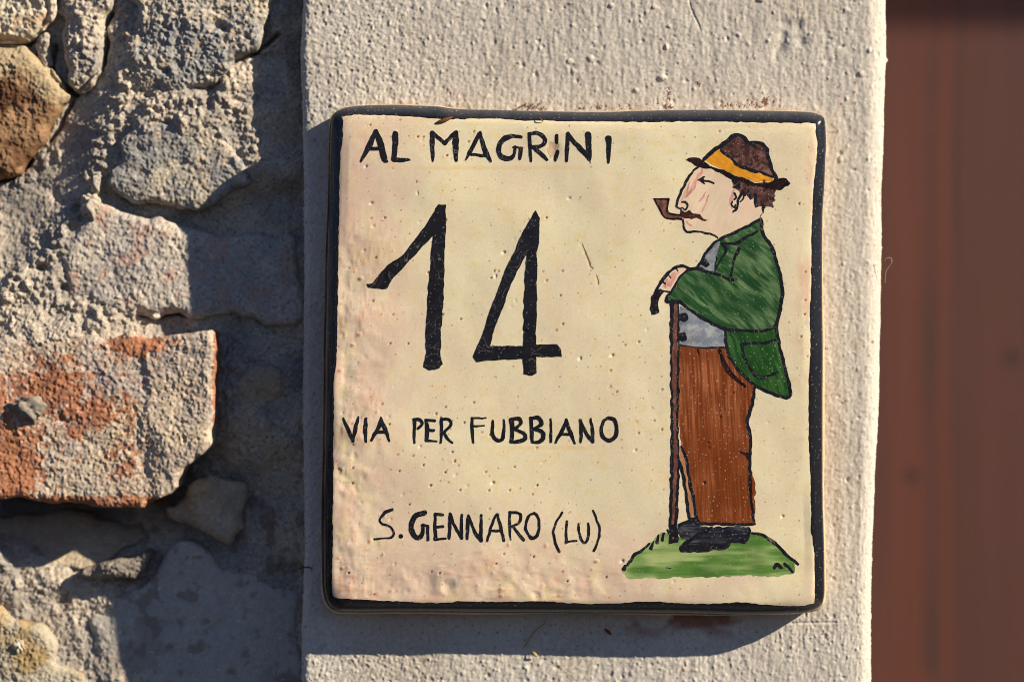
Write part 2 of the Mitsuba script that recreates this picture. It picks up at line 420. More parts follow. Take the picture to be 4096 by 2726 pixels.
def plaster_height(x, z):
    smooth_mid = np.clip((x - XL - .03) / .05, 0, 1)
    h = .00040 * N40(x, z) + .00017 * N16(x, z) + .00010 * N7(x, z)
    h += .000042 * NV1(x, z) * (.5 + .6 * smooth_mid) + .00005 * NV2(x, z) * (.4 + .6 * smooth_mid)
    h += .00003 * N15(x, z) + .00003 * N07(x, z) + .00005 * N035(x, z) * (1.7 - .9 * smooth_mid)
    h += .00005 * np.clip(N04(x, z) - .6, 0, 3) * (1.6 - .8 * smooth_mid)
    h += .95 * grain_small(x, z) + .9 * grain_big(x, z) - .7 * pits(x, z)
    # gouged patch right of the middle, high up
    for (u, v, r, d) in ((3140, 110, .0022, .0012), (3130, 165, .0030, .0013), (3195, 120, .0025, .0010), (3205, 180, .0022, .0012), (3300, 140, .0014, .0009), (3293, 195, .0012, .0008), (3105, 230, .0016, .0008), (3000, 110, .004, .0005)):
        cx, cz = (u - 2048) * PX * kp, (1363 - v) * PX * kp
        q = ((x - cx) / r) ** 2 + ((z - cz) / (r * 2.2)) ** 2
        h -= .55 * d * np.exp(-q) * (.7 + .5 * N15(x, z))
    # a hairline crack running in from the top
    ck = np.array([(2750, -40), (2752, 8), (2765, 38), (2780, 72), (2794, 98), (2806, 140)], float)
    cx = np.interp(-z, (ck[:, 1] - 1363) * PX * kp, (ck[:, 0] - 2048) * PX * kp) + .0004 * M3(z, z * 0)
    h -= .00035 * np.exp(-((x - cx) / .00035) ** 2) * np.clip((z - .1235) / .004, 0, 1)
    # a level scratch right of the tile's foot
    cz = (1363 - 2490) * PX * kp
    h -= .00035 * np.exp(-((z - cz - .0003 * N7(x, z)) / .00035) ** 2) * np.clip((x - .107) / .004, 0, 1) * np.clip((.138 - x) / .006, 0, 1)
    return h


def build_pillar():
    rl, rr, st = .0034, .0085, .00036
    prof, nrm, us = [], [], []
    for y in grow(FRONT + rl, FRONT + .055, st)[::-1]:
        prof.append((XL, y)); nrm.append((-1, 0)); us.append(XL - (y - FRONT) * .9)
    for a in np.linspace(0, math.pi / 2, 15):
        prof.append((XL + rl - rl * math.cos(a), FRONT + rl - rl * math.sin(a))); nrm.append((-math.cos(a), -math.sin(a))); us.append(XL + rl * a - .0022)
    for x in np.arange(XL + rl + st, XR - rr, st):
        prof.append((x, FRONT)); nrm.append((0, -1)); us.append(x)
    for a in np.linspace(0, math.pi / 2, 36):
        prof.append((XR - rr + rr * math.sin(a), FRONT + rr - rr * math.cos(a))); nrm.append((math.sin(a), -math.cos(a))); us.append(XR - rr + rr * a)
    for y in grow(FRONT + rr, FRONT + .36, st):
        prof.append((XR, y)); nrm.append((1, 0)); us.append(XR + (y - FRONT) - rr * .43)
    prof, nrm, us = map(np.array, (prof, nrm, us))
    z = axis(-ZD, ZD, st, -.7, .95)
    X, Z = np.meshgrid(prof[:, 0], z)
    U = np.broadcast_to(us, X.shape)
    h = plaster_height(U, Z)
    wr = np.clip((X - .09) / (XR - .09), 0, 1) ** 1.5
    X = X + wr * np.interp(Z, edge_z[::-1], edge_x[::-1]) + wr * .00035 * N16(Z, Z * 0 + .3) + .0004 * np.clip((XL + .01 - X) / .01, 0, 1) * N16(Z, Z * 0 + .7)
    v = np.stack([X + nrm[:, 0] * h, np.broadcast_to(prof[:, 1], X.shape) + nrm[:, 1] * h, Z], -1).reshape(-1, 3)
    put('pillar', v, grid_faces(*X.shape), 'plaster')
    tag('pillar', 'grey-cream roughcast pillar between the stone wall and the door, carrying the house number tile', 'pillar')


build_pillar()

# ------------------------------------------------------------------ the rubble wall left of the pillar
WS = 1.1508                      # enlargement at which the wall was measured
WBOX = (-.24, -.07, -.16, .16)
crumb = Grains(WBOX, 34000, .00028, .0009, 41, None, .85)
crumb_big = Grains(WBOX, 1500, .0008, .0024, 42, lambda x, z: np.clip(.35 + .5 * M7(x, z), 0, 1), .8)
holes = Grains(WBOX, 2200, .0004, .0014, 43, lambda x, z: np.clip(.4 + .5 * M7(x + .05, z), 0, 1), .9)


def wpts(pts, low, depth):
    """Points measured on the upper or lower half of the wall, put where they stand at their depth (mm behind the pillar's face)."""
    k = kd(FRONT + depth * 1e-3)
    a = np.array(pts, float)
    return np.stack([(a[:, 0] / WS - 2048) * PX * k, (1363 - a[:, 1] / WS - (1363 if low else 0)) * PX * k], 1)


CTRL_UP = [(-100, -100, 12), (220, 60, 16), (150, 190, 16), (340, 400, 16), (520, 110, 13), (500, 280, 12), (430, 420, 13), (330, 520, 17), (290, 600, 18), (260, 640, 18), (400, 640, 13.8), (300, 760, 16), (380, 440, 16), (440, 330, 15), (480, 540, 10.8), (560, 300, 12),
           (60, 860, 18), (160, 860, 17.5), (200, 700, 19), (110, 790, 19), (320, 860, 14.5), (440, 780, 12), (120, 1000, 17), (30, 1100, 16.5), (0, 980, 19), (220, 1000, 14), (400, 940, 10), (300, 1020, 8.6), (270, 1150, 8.6), (420, 930, 8.6), (170, 1170, 10.5), (80, 1260, 9.5), (10, 1360, 9), (60, 1180, 13), (200, 1100, 11.5),
           (250, 1300, 10), (120, 1400, 9.5), (250, 1440, 9.5), (50, 1490, 5.5), (300, 1500, 6), (500, 1508, 7.5), (150, 1500, 5.5), (440, 1440, 10), (560, 1400, 10.5), (600, 1500, 11), (640, 1450, 13), (800, 1480, 18),
           (640, 440, 8.2), (800, 470, 7.6), (960, 465, 8), (590, 590, 8.4), (690, 540, 7.2), (850, 550, 7.0), (955, 510, 7.2), (1045, 545, 7.4), (570, 330, 8.6), (600, 180, 8.8), (540, 650, 9.5), (1060, 430, 8.5), (1130, 520, 8.6), (1130, 640, 8.8), (1120, 760, 10), (1190, 300, 12), (1200, 100, 12), (1340, 80, 14), (1300, 300, 12.5), (1280, 560, 11.5), (1250, 780, 11), (1350, 800, 12), (1370, 600, 13.5), (1380, 300, 16), (1395, 700, 15),
           (1330, 140, 14), (1150, 240, 14), (1140, 850, 11.5), (1240, 845, 11.5), (1340, 820, 12), (1150, 900, 18), (1260, 890, 20), (1370, 880, 21), (1300, 960, 18), (1200, 980, 19), (1050, 1000, 19), (820, 1010, 19), (620, 940, 16), (500, 900, 14.5),
           (900, 1200, 15), (1200, 1200, 16), (1380, 1300, 18), (1000, 1480, 18), (1200, 1500, 17), (1380, 1500, 18)]
CTRL_LO = [(1100, -50, 17), (1050, 200, 18), (1200, 150, 15.5), (1350, 100, 17), (1150, 380, 16), (1330, 420, 15.5), (1340, 540, 16.5), (1050, 480, 22), (1150, 480, 18), (1220, 540, 17.5), (1300, 590, 21), (1180, 600, 24), (1000, 600, 32), (900, 640, 36), (1350, 680, 23), (1250, 800, 23), (1370, 900, 21),
           (1150, 1000, 22.5), (1300, 1060, 22), (1380, 1100, 23), (750, 850, 40), (820, 900, 38), (700, 780, 46), (400, 785, 62), (100, 775, 62), (-100, 775, 62), (400, 860, 46), (100, 860, 44), (600, 880, 44), (400, 930, 34), (100, 930, 31), (230, 980, 29), (20, 1000, 21.5), (150, 1050, 24.5), (270, 1040, 25.5), (350, 1060, 27.5), (-50, 960, 21),
           (60, 1090, 24), (130, 1150, 24.5), (280, 1120, 25), (450, 1150, 27), (650, 1150, 27.5), (800, 1000, 30), (950, 1000, 27), (1000, 1100, 25), (300, 1230, 25.5), (420, 1350, 24.5), (350, 1450, 23.5), (500, 1560, 21), (430, 1700, 21), (250, 1300, 24.5),
           (700, 1300, 26), (900, 1200, 25.5), (1100, 1200, 24.5), (1300, 1200, 24), (1000, 1400, 24), (1300, 1400, 23), (750, 1500, 24), (1200, 1600, 22), (1380, 1400, 24), (1390, 1600, 23), (0, 1300, 24), (100, 1500, 22)]
ck = [np.hstack([wpts([c[:2]], 0, c[2])[0], c[2]]) for c in CTRL_UP] + [np.hstack([wpts([c[:2]], 1, c[2])[0], c[2]]) for c in CTRL_LO]
ck = np.array(ck)
far = np.array([[x, z, 16] for x in (-.60, -.40, -.29) for z in (-.7, -.35, -.2, 0, .2, .35, .7)] + [[-.15, z, 16] for z in (-.7, -.4, -.22, .22, .4, .7)])
ck = np.vstack([ck, far])
mortar_rbf = RBFInterpolator(ck[:, :2] * 10, ck[:, 2], kernel='linear', smoothing=.002, neighbors=24)
gx, gz = np.arange(-.62, -.07, .002), np.arange(-.72, .7201, .002)
GX, GZ = np.meshgrid(gx, gz)
GD = gaussian_filter(mortar_rbf(np.stack([GX.ravel(), GZ.ravel()], 1) * 10).reshape(GX.shape), .75)
# how crumbly: the smooth sand bed low on the right and the troweled valley high on the left are calm
calm_c = [(500, 250, 0, 50), (440, 370, 0, 70), (380, 500, 0, 95), (320, 640, 0, 110), (250, 770, 0, 110), (330, 850, 0, 90), (120, 960, 0, 130), (60, 1110, 0, 90), (1280, 330, 0, 60), (800, 1300, 1, 230), (1100, 1400, 1, 220), (600, 1450, 1, 130), (1150, 1250, 1, 180), (300, 900, 1, 190), (560, 860, 1, 120)]
calm_p = [(wpts([c[:2]], c[2], 16 if c[2] == 0 else 25)[0], c[3] / WS * PX) for c in calm_c]


def calm(x, z):
    m = np.zeros(np.shape(x))
    for (c, r) in calm_p:
        m = np.maximum(m, np.exp(-(((x - c[0]) ** 2 + (z - c[1]) ** 2) / (r * r)) ** 2))
    return m


def mortar_depth(x, z):
    d = map_coordinates(GD, [((z - gz[0]) / .002).ravel(), ((x - gx[0]) / .002).ravel()], order=1, mode='nearest').reshape(x.shape)
    q = calm(x, z)
    r = 1 - .88 * q
    h = .85 * M7(x, z) * (1 - .8 * q) + .55 * M3(x, z) * r + .26 * M15(x, z) * r + .13 * N07(x, z) * (1 - .35 * q) + .17 * N035(x, z) * (1 - .4 * q)
    h += 1e3 * (crumb(x, z) * (1 - .85 * q) + crumb_big(x, z) * r - .9 * holes(x, z) * (1 - .6 * q))
    h += 1e3 * ridge(x, z) - groove_depth(x, z) - hole_depth(x, z)
    # the diagonal seam in the smooth bed
    a, b = SEAM
    t = np.clip(((x - a[0]) * (b[0] - a[0]) + (z - a[1]) * (b[1] - a[1])) / np.sum((b - a) ** 2), 0, 1)
    ds = np.hypot(x - a[0] - t * (b[0] - a[0]) - .0012 * N7(x, z), z - a[1] - t * (b[1] - a[1]) - .0008 * M3(x, z))
    h -= 1.3 * np.exp(-(ds / .0013) ** 2) * (.6 + .4 * N7(x, z))
    return FRONT + 1e-3 * (d - h)


def along(lines, step, spread, r0, r1, seed, flat, power=1.6):
    """Crumbs heaped along lines on the wall."""
    g = Grains(WBOX, 0, r0, r1, seed)
    r = np.random.default_rng(seed)
    pts = []
    for low, d, pl in lines:
        q = wpts(pl, low, d)
        s = np.concatenate([[0], np.cumsum(np.linalg.norm(np.diff(q, axis=0), axis=1))])
        for t in np.arange(0, s[-1], step):
            pts.append((np.interp(t, s, q[:, 0]) + r.normal() * spread, np.interp(t, s, q[:, 1]) + r.normal() * spread))
    res = g.res
    for x, z in pts:
        rad = r0 + (r1 - r0) * r.random() ** power
        e, hh = r.uniform(.7, 1.4), flat * r.uniform(.6, 1.2)
        k = int(rad * 1.5 / res) + 2
        ci, cj = int((z - WBOX[2]) / res), int((x - WBOX[0]) / res)
        i0, i1, j0, j1 = max(ci - k, 0), min(ci + k + 1, g.g.shape[0]), max(cj - k, 0), min(cj + k + 1, g.g.shape[1])
        if i0 >= i1 or j0 >= j1:
            continue
        dz = (np.arange(i0, i1) * res + WBOX[2] - z)[:, None] * e
        dx = (np.arange(j0, j1) * res + WBOX[0] - x)[None] / e
        w = 1 - (dx * dx + dz * dz) / rad ** 2
        g.g[i0:i1, j0:j1] = np.maximum(g.g[i0:i1, j0:j1], np.where(w > 0, np.sqrt(np.maximum(w, 0)), 0) * rad * hh)
    g.g = gaussian_filter(g.g, .5)
    return g


ridge = along([(0, 8, [(625, 180), (585, 250), (600, 340), (565, 440), (515, 530), (505, 620), (470, 700), (440, 770), (425, 870)]), (0, 9, [(405, 925), (320, 1000), (255, 1080), (240, 1130), (200, 1175), (90, 1250), (20, 1350), (-80, 1400)]),
               (0, 8, [(60, 1300), (160, 1350), (240, 1390), (330, 1410), (450, 1430), (560, 1440), (640, 1400), (600, 1480)]), (0, 8, [(1110, 560), (1150, 640), (1130, 740), (1110, 800)]), (0, 7, [(600, 590), (700, 520), (850, 480), (960, 470), (1080, 440), (1120, 520)]),
               (0, 9, [(250, 60), (300, 150), (260, 230), (330, 300), (400, 240), (440, 120), (360, 60)]), (0, 7, [(560, 20), (640, 60), (700, 30)]), (0, 12, [(230, 660), (190, 720), (120, 770), (40, 850)]), (1, 21, [(-60, 1000), (40, 1030)])],
              .00062, .0021, .0006, .0021, 71, .85)
GROOVES = [(wpts(p, low, d), dep * 1e-3, w) for low, d, p, dep, w in [
    (0, 11, [(515, 60), (500, 110), (488, 225), (482, 300), (440, 350), (400, 387), (342, 432), (298, 402), (258, 358), (232, 300), (232, 220)], 6, .0008), (0, 10, [(115, 190), (165, 158), (205, 110), (222, 60), (222, -40)], 6, .0009), (0, 9, [(-100, 178), (40, 178), (118, 194)], 6, .0008),
    (0, 9, [(330, 440), (310, 490), (272, 540), (250, 590), (215, 650)], 4, .0008), (0, 10, [(120, 735), (60, 795), (-20, 815), (-100, 835)], 6, .0010), (0, 9, [(1060, 280), (1120, 262), (1165, 235), (1230, 190), (1290, 150)], 5, .0010), (0, 8, [(870, 408), (930, 412), (1000, 408), (1030, 380)], 4, .0011),
    (0, 10, [(640, 1440), (760, 1452), (860, 1462)], 5, .0012)]]


def groove_depth(x, z):
    h = np.zeros(x.shape)
    for q, dep, w in GROOVES:
        near = (x > q[:, 0].min() - .004) & (x < q[:, 0].max() + .004) & (z > q[:, 1].min() - .004) & (z < q[:, 1].max() + .004)
        if not near.any():
            continue
        xs, zs = x[near] + .0007 * M3(x[near], z[near]), z[near] + .0007 * M3(z[near], x[near])
        best = np.full(xs.shape, 9.)
        for a, b in zip(q, q[1:]):
            t = np.clip(((xs - a[0]) * (b[0] - a[0]) + (zs - a[1]) * (b[1] - a[1])) / np.sum((b - a) ** 2), 0, 1)
            best = np.minimum(best, np.hypot(xs - a[0] - t * (b[0] - a[0]), zs - a[1] - t * (b[1] - a[1])))
        h[near] = np.maximum(h[near], 1e3 * dep * np.exp(-(best / w) ** 2))
    return h


HOLES = [(wpts([(u, v)], low, 9)[0], r * 1e-4, d) for u, v, low, r, d in [(1000, 120, 0, 26, 3.5), (1035, 135, 0, 18, 3), (955, 410, 0, 30, 3.5), (830, 300, 0, 20, 2), (690, 440, 0, 22, 2.2), (770, 330, 0, 14, 1.6), (640, 690, 0, 26, 1.2), (1000, 630, 0, 12, 1.4), (650, 800, 0, 22, 1.0), (350, 960, 0, 20, 4), (320, 1050, 0, 26, 2.5), (190, 1230, 0, 18, 4), (290, 1320, 0, 16, 3), (150, 30, 0, 30, 2.2), (560, 180, 0, 18, 2.5), (400, 420, 0, 14, 1.5)]]


def hole_depth(x, z):
    h = np.zeros(x.shape)
    for c, r, d in HOLES:
        q = ((x - c[0]) ** 2 * .7 + (z - c[1]) ** 2 * 1.6) / r ** 2 + .35 * M3(x, z)
        h = np.maximum(h, d * np.exp(-np.maximum(q, 0) ** 1.5) * (((x - c[0]) ** 2 + (z - c[1]) ** 2) < (3 * r) ** 2))
    return h


SEAM = wpts([(660, 1470), (1060, 1275)], 1, 24)
wall_parts = 0


def build_mortar():
    x = axis(-.222, -.0795, .00038, -.6, -.0785)
    z = axis(-ZD, ZD, .00038, -.7, .7)
    X, Z = np.meshgrid(x, z)
    Y = mortar_depth(X, Z)
    v = np.stack([X, Y, Z], -1).reshape(-1, 3)
    put('stone_wall__mortar', v, grid_faces(*X.shape), 'mortar_skin')


def build_stone(name, pts, low, depth, tilt, bsdf, rnd=3.0, rough=1.0, seed=0, wob=1.0, grain=1.0, extra=None, skirt=10.0, step=.00034, label=None, fine=1.0):
    """One stone: a rough face of its own on the traced outline, rounded over at the edge and running back into the mortar.
    depth in mm behind the pillar's face, tilt = mm per cm to the right and upwards."""
    P = Polygon(wpts(pts, low, depth)).buffer(-.0014).buffer(.0028).buffer(-.0014)
    x0, z0, x1, z1 = P.bounds
    m = .0034
    x, z = np.arange(max(x0 - m, -.2335), x1 + m, step), np.arange(max(z0 - m, -.153), min(z1 + m, .153), step)
    X, Z = np.meshgrid(x, z)
    ox = seed * .0371
    dist = shapely.distance(P.boundary, shapely.points(X.ravel(), Z.ravel())).reshape(X.shape)
    sd = np.where(shapely.contains_xy(P, X.ravel(), Z.ravel()).reshape(X.shape), dist, -dist)
    sd = sd + wob * (.0014 * M7(X + ox, Z) + .0009 * M3(X + ox, Z) + .0004 * M15(X, Z + ox))
    cx, cz = P.centroid.x, P.centroid.y
    r = rnd * 1e-3
    t = np.clip(sd / r, 0, 1)
    d = depth + tilt[0] * (X - cx) * 100 + tilt[1] * (Z - cz) * 100
    d = d + rnd * .75 * (1 - np.sqrt(1 - (1 - t) ** 2))
    h = rough * (.55 * N16(X + ox, Z) + .40 * M7(X + ox, Z + ox) + .24 * M3(X + ox, Z) + .15 * M15(X + ox, Z) + .12 * N07(X, Z)) + .17 * fine * N035(X, Z)
    h += grain * 1e3 * (.8 * fine * crumb(X, Z) - .7 * holes(X, Z)) + .3 * grain * 1e3 * crumb_big(X, Z)
    h += 1e3 * .8 * grain * ridge(X, Z) - hole_depth(X, Z) - .4 * groove_depth(X, Z)
    if extra is not None:
        h += extra(X, Z)
    Y = FRONT + 1e-3 * (d - h)
    gz_, gx_ = np.gradient(gaussian_filter(sd, 1.5), step)
    gl = np.maximum(np.hypot(gx_, gz_), 1e-6)
    out = np.clip(-sd, 0, None)
    X2, Z2 = X + gx_ / gl * out * 1.05, Z + gz_ / gl * out * 1.05
    Y = Y + out * skirt
    v = np.stack([X2, Y, Z2], -1).reshape(-1, 3)
    f = grid_faces(*X.shape)
    f = f[(sd.ravel()[f] > -.0028).all(1)]
    v, f = compact(v, f)
    put('stone_wall__' + name, v, f, bsdf)
    if label:
        tag('stone_wall__' + name, label)


tag('stone_wall', 'weathered rubble stone wall with crumbling mortar and a red brick, left of the pillar', 'wall')
build_mortar()


def facet(pts, low, depth, amount, width):
    """A step in a stone's face along a line: extra height (mm) on its left side."""
    a, b = wpts(pts, low, depth)
    n = np.array([-(b - a)[1], (b - a)[0]])
    n /= np.linalg.norm(n)
    return lambda x, z: amount * (1 / (1 + np.exp(-(((x - a[0]) * n[0] + (z - a[1]) * n[1]) + .0012 * M3(x, z)) / width)))


fr1 = facet([(-40, 400), (260, 560)], 0, 8, 2.2, .0014)
build_stone('stone', [(-200, -200), (215, -200), (225, 50), (208, 90), (190, 130), (160, 155), (120, 185), (85, 183), (-200, 165)], 0, 9, (-.6, -.5), 'pale_stone', 6, 1.1, 1, label='pale cream stone at the upper left corner')
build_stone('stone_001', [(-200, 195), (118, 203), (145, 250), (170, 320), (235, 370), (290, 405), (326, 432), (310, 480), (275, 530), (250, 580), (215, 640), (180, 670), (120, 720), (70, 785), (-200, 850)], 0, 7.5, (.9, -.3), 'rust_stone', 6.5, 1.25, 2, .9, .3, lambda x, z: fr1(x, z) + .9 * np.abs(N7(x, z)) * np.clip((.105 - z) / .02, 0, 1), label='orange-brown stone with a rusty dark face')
build_stone('stone_002', [(262, 355), (245, 280), (238, 160), (228, 60), (232, -200), (505, -200), (505, 100), (488, 225), (482, 300), (440, 348), (400, 385), (342, 428), (298, 398)], 0, 10, (-.5, .3), 'mortar_skin', 6.5, 1.7, 3, 1.2, 1.1, label='crumbly cream clod with a crack along its right side')
build_stone('stone_003', [(148, 215), (178, 165), (225, 148), (236, 220), (240, 300), (215, 325), (185, 300), (160, 262)], 0, 12, (0, 0), 'mortar_skin', 3, 1.2, 4, .8, 1)
sc = facet([(1010, 130), (1000, 400)], 0, 8, -.9, .003)
build_stone('stone_004', [(560, -200), (1250, -200), (1225, 60), (1180, 190), (1140, 245), (1085, 268), (1068, 330), (1005, 395), (900, 400), (800, 440), (660, 470), (570, 455), (582, 330), (588, 240), (625, 190), (585, 120)], 0, 7.6, (-.35, -.05), 'grey_stone', 5.5, 1.35, 5, 1.2, 1.25, label='broad rough grey and cream stone at the top of the wall')
build_stone('stone_005', [(540, 655), (590, 600), (690, 545), (850, 560), (955, 515), (1040, 545), (1060, 640), (1100, 740), (1140, 830), (1065, 900), (1000, 960), (910, 985), (800, 975), (735, 960), (660, 930), (570, 905), (485, 845), (520, 740)], 0, 7.8, (.28, -.25), 'grey_stone', 4.2, .75, 6, 1.0, .85, label='grey stone with a dark undercut, in the middle of the wall', fine=.75)
build_stone('stone_006', [(440, 905), (570, 945), (700, 1000), (850, 1050), (1000, 1085), (1150, 1080), (1340, 1100), (1400, 1200), (1400, 1440), (1200, 1470), (870, 1450), (700, 1435), (560, 1440), (450, 1390), (330, 1400), (250, 1280), (270, 1140), (300, 1030)], 0, 11, (.65, .1), 'block_stone', 5.0, .7, 7, 1.2, .8, label='block half in the shade of the tile', fine=.7)
build_stone('stone_007', [(1120, 150), (1210, 95), (1255, 150), (1255, 215), (1190, 240), (1125, 225)], 1, 12.5, (.2, 0), 'tan_stone', 5, 1.3, 8, 1.5, 1)
build_stone('stone_008', [(725, 765), (860, 690), (960, 655), (1090, 680), (1130, 760), (1135, 870), (1115, 940), (1050, 990), (990, 950), (930, 905), (860, 870), (790, 840)], 1, 20, (-.5, -.7), 'tan_stone', 6, 1.8, 9, 1.2, .4, label='small tan stone in the shade under the right end of the brick')
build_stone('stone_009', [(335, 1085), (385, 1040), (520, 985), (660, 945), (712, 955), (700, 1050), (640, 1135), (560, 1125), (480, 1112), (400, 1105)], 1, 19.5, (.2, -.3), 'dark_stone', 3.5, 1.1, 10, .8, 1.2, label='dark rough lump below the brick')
build_stone('stone_010', [(-200, 1120), (15, 1195), (80, 1270), (125, 1300), (190, 1335), (245, 1395), (275, 1465), (370, 1530), (430, 1650), (300, 1900), (-200, 1900)], 1, 17.5, (.9, -.3), 'sandstone', 4, .75, 11, .7, .15, label='ochre sandstone at the lower left corner')
build_stone('stone_012', [(-200, 800), (380, 805), (640, 835), (705, 900), (640, 945), (500, 975), (340, 1012), (265, 1040), (150, 1052), (60, 1018), (0, 965), (-200, 935)], 1, 36, (.3, 10.0), 'tan_stone', 3.5, .9, 14, .9, .35, None, label='brown ledge in the dark gap under the brick', fine=.6)


def seam(x, z):
    a, b = SEAM
    t = np.clip(((x - a[0]) * (b[0] - a[0]) + (z - a[1]) * (b[1] - a[1])) / np.sum((b - a) ** 2), 0, 1)
    ds = np.hypot(x - a[0] - t * (b[0] - a[0]) - .0012 * N7(x, z), z - a[1] - t * (b[1] - a[1]) - .0008 * M3(x, z))
    return -1.5 * np.exp(-(ds / .0012) ** 2) * (.6 + .4 * N7(x, z))


build_stone('stone_011', [(395, 1300), (450, 1235), (600, 1160), (700, 1110), (780, 1000), (860, 930), (960, 955), (1040, 1045), (1110, 1065), (1180, 1062), (1260, 1110), (1330, 1140), (1375, 1190), (1372, 1500), (1370, 1950), (560, 1950), (500, 1500), (440, 1390)], 1, 22.3, (-.12, .28), 'slab_stone', 4.0, .55, 13, .9, .25, seam, label='smooth pale slab in the shade at the foot of the wall', fine=.45)


def brick_extra(x, z):
    crust = np.clip((x + .150 + .002 * M7(x, z)) / .0025, 0, 1) * np.clip((-.121 - x) / .003, 0, 1)
    patch = np.exp(-(((x + .160) ** 2 + (z + .018) ** 2) / .008 ** 2) ** 2)
    dent = np.exp(-(((x + .149) / .004) ** 2 + ((z + .047) / .009) ** 2)) + .8 * np.exp(-(((x + .146) / .010) ** 2 + ((z - .001) / .0035) ** 2))
    return .9 * crust + .8 * patch - 2.2 * dent + .35 * N7(x, z)


build_stone('brick', [(-200, -35), (130, -15), (250, -30), (420, -45), (520, -15), (600, -35), (800, -50), (985, -48), (1002, 30), (990, 150), (985, 300), (972, 470), (930, 522), (850, 590), (832, 690), (680, 738), (655, 768), (530, 755), (300, 748), (150, 740), (-200, 725)], 1, 3.6, (.1, .02), 'brick_face', 3.6, .7, 12, .8, .85, brick_extra, 20.0, fine=.72, label='red brick with old grey mortar on its face, jutting out of the wall')


def lump(key, u, v, low, depth, r, bsdf, seed, squash=(1, .8, .8), label=None):
    m = trimesh.creation.icosphere(5, 1.0)
    q = np.array(m.vertices)
    c = wpts([(u, v)], low, depth)[0]
    rad = 1 + .16 * (N7(q[:, 0] * .008 + seed, q[:, 2] * .008) + N7(q[:, 1] * .008, q[:, 0] * .008 + seed)) / 1.4 + .13 * N15(q[:, 0] * .008 + seed, q[:, 2] * .008 + q[:, 1] * .004) + .07 * N07(q[:, 0] * .006, q[:, 2] * .006 + q[:, 1] * .003)
    q = q * rad[:, None] * np.array(squash) * r + [c[0], FRONT + depth * 1e-3, c[1]]
    put(key, q, np.array(m.faces), bsdf)
    if label:
        tag(key, label)


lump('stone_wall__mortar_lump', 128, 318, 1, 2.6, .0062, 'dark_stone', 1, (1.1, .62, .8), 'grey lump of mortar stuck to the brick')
lump('stone_wall__mortar_lump_001', 92, 1402, 1, 16.6, .0033, 'pale_stone', 2, (1, .7, 1.1), 'white lump of mortar on the ochre sandstone')
lump('stone_wall__mortar_lump_002', 446, 845, 0, 11.5, .0030, 'mortar_skin', 3, (.9, .8, 1.2))
lump('stone_wall__mortar_lump_003', 412, 945, 0, 9.5, .0036, 'mortar_skin', 5, (1, .8, 1.2))

# ------------------------------------------------------------------ the tile
top_e = [(1314, 497), (1323, 460), (1346, 438), (1384, 424), (1441, 417.5), (1569, 414), (1665, 417), (1744, 420), (1792, 427), (1856, 432), (1950, 434), (2073, 437), (2233, 441), (2400, 443), (2600, 437), (2808, 434), (3010, 437), (3165, 440), (3240, 443), (3286, 453), (3304, 469)]
right_e = [(3309, 507), (3311, 579), (3308, 642), (3306, 693), (3303, 757), (3297, 852), (3295, 1030), (3296, 1239), (3298, 1418), (3297, 1596), (3297, 1800), (3298, 2023), (3301, 2112), (3304, 2246), (3305, 2358)]
bot_e = [(3297, 2416), (3262, 2443), (3212, 2457), (2982, 2465), (2700, 2459), (2400, 2457), (1981, 2455), (1607, 2453), (1440, 2454), (1353, 2451), (1319, 2437), (1295, 2400)]
left_e = [(1285, 2340), (1282, 2200), (1281, 2120), (1282, 2000), (1285, 1847), (1289, 1591), (1290, 1400), (1294, 1230), (1297, 1038), (1303, 879), (1308, 751), (1311, 591)]
outer_px = top_e + right_e + bot_e + left_e
inner_px = [(1366, 465), (1441, 459), (1537, 462), (1600, 465), (1665, 468.6), (1760, 476.5), (1820, 477), (1872, 476), (1962, 474), (2089, 481), (2280, 484.5), (2400, 486), (2550, 487.7), (2802, 486), (3070, 491), (3200, 492), (3262, 493),
            (3264, 520), (3268, 561.6), (3270, 597), (3261.6, 673), (3254, 740), (3250, 829), (3246, 986), (3244, 1150), (3239, 1262), (3241.5, 1373), (3235, 1552), (3234, 1730), (3236, 1800), (3241.5, 1934), (3244, 2112), (3258, 2224), (3259, 2380), (3257, 2410.5),
            (3235, 2416), (3209, 2422), (3141, 2421), (3040, 2414), (2955, 2407), (2887, 2412), (2790, 2412), (2700, 2410.5), (2611, 2404), (2475, 2411), (2340, 2413), (2153, 2403), (2000, 2405), (1845, 2403), (1750, 2411), (1607, 2404), (1506, 2399), (1404, 2393.5), (1336, 2387),
            (1328, 2336), (1330, 2200), (1331, 2038), (1335, 1879), (1332, 1802), (1335, 1655), (1335, 1540), (1342, 1470), (1347, 1419), (1349, 1325), (1353, 1102), (1355.5, 910.5), (1357, 751), (1364, 610.6), (1372, 527.6), (1372, 483)]


def px(a, b=None):
    a = np.asarray(a, float)
    return np.stack([(a[..., 0] - 2048) * PX, (1363 - a[..., 1]) * PX], -1)


def closed_curve(pts, n):
    p = np.vstack([pts, pts[:1]])
    s = np.concatenate([[0], np.cumsum(np.linalg.norm(np.diff(p, axis=0), axis=1))])
    from scipy.interpolate import CubicSpline, PchipInterpolator
    t = np.linspace(0, s[-1], n, endpoint=False)
    return np.stack([PchipInterpolator(s, p[:, 0])(t), PchipInterpolator(s, p[:, 1])(t)], 1)


OUT = closed_curve(px(np.array(outer_px)), 1600)
CEN = np.array([.0248, -.0072])
ang = np.arctan2(OUT[:, 1] - CEN[1], OUT[:, 0] - CEN[0])
order = np.argsort(ang)
ANG, RAD = ang[order], np.linalg.norm(OUT - CEN, axis=1)[order]
RAD_P = lambda t: np.interp(t, np.concatenate([ANG - 2 * np.pi, ANG, ANG + 2 * np.pi]), np.tile(RAD, 3))

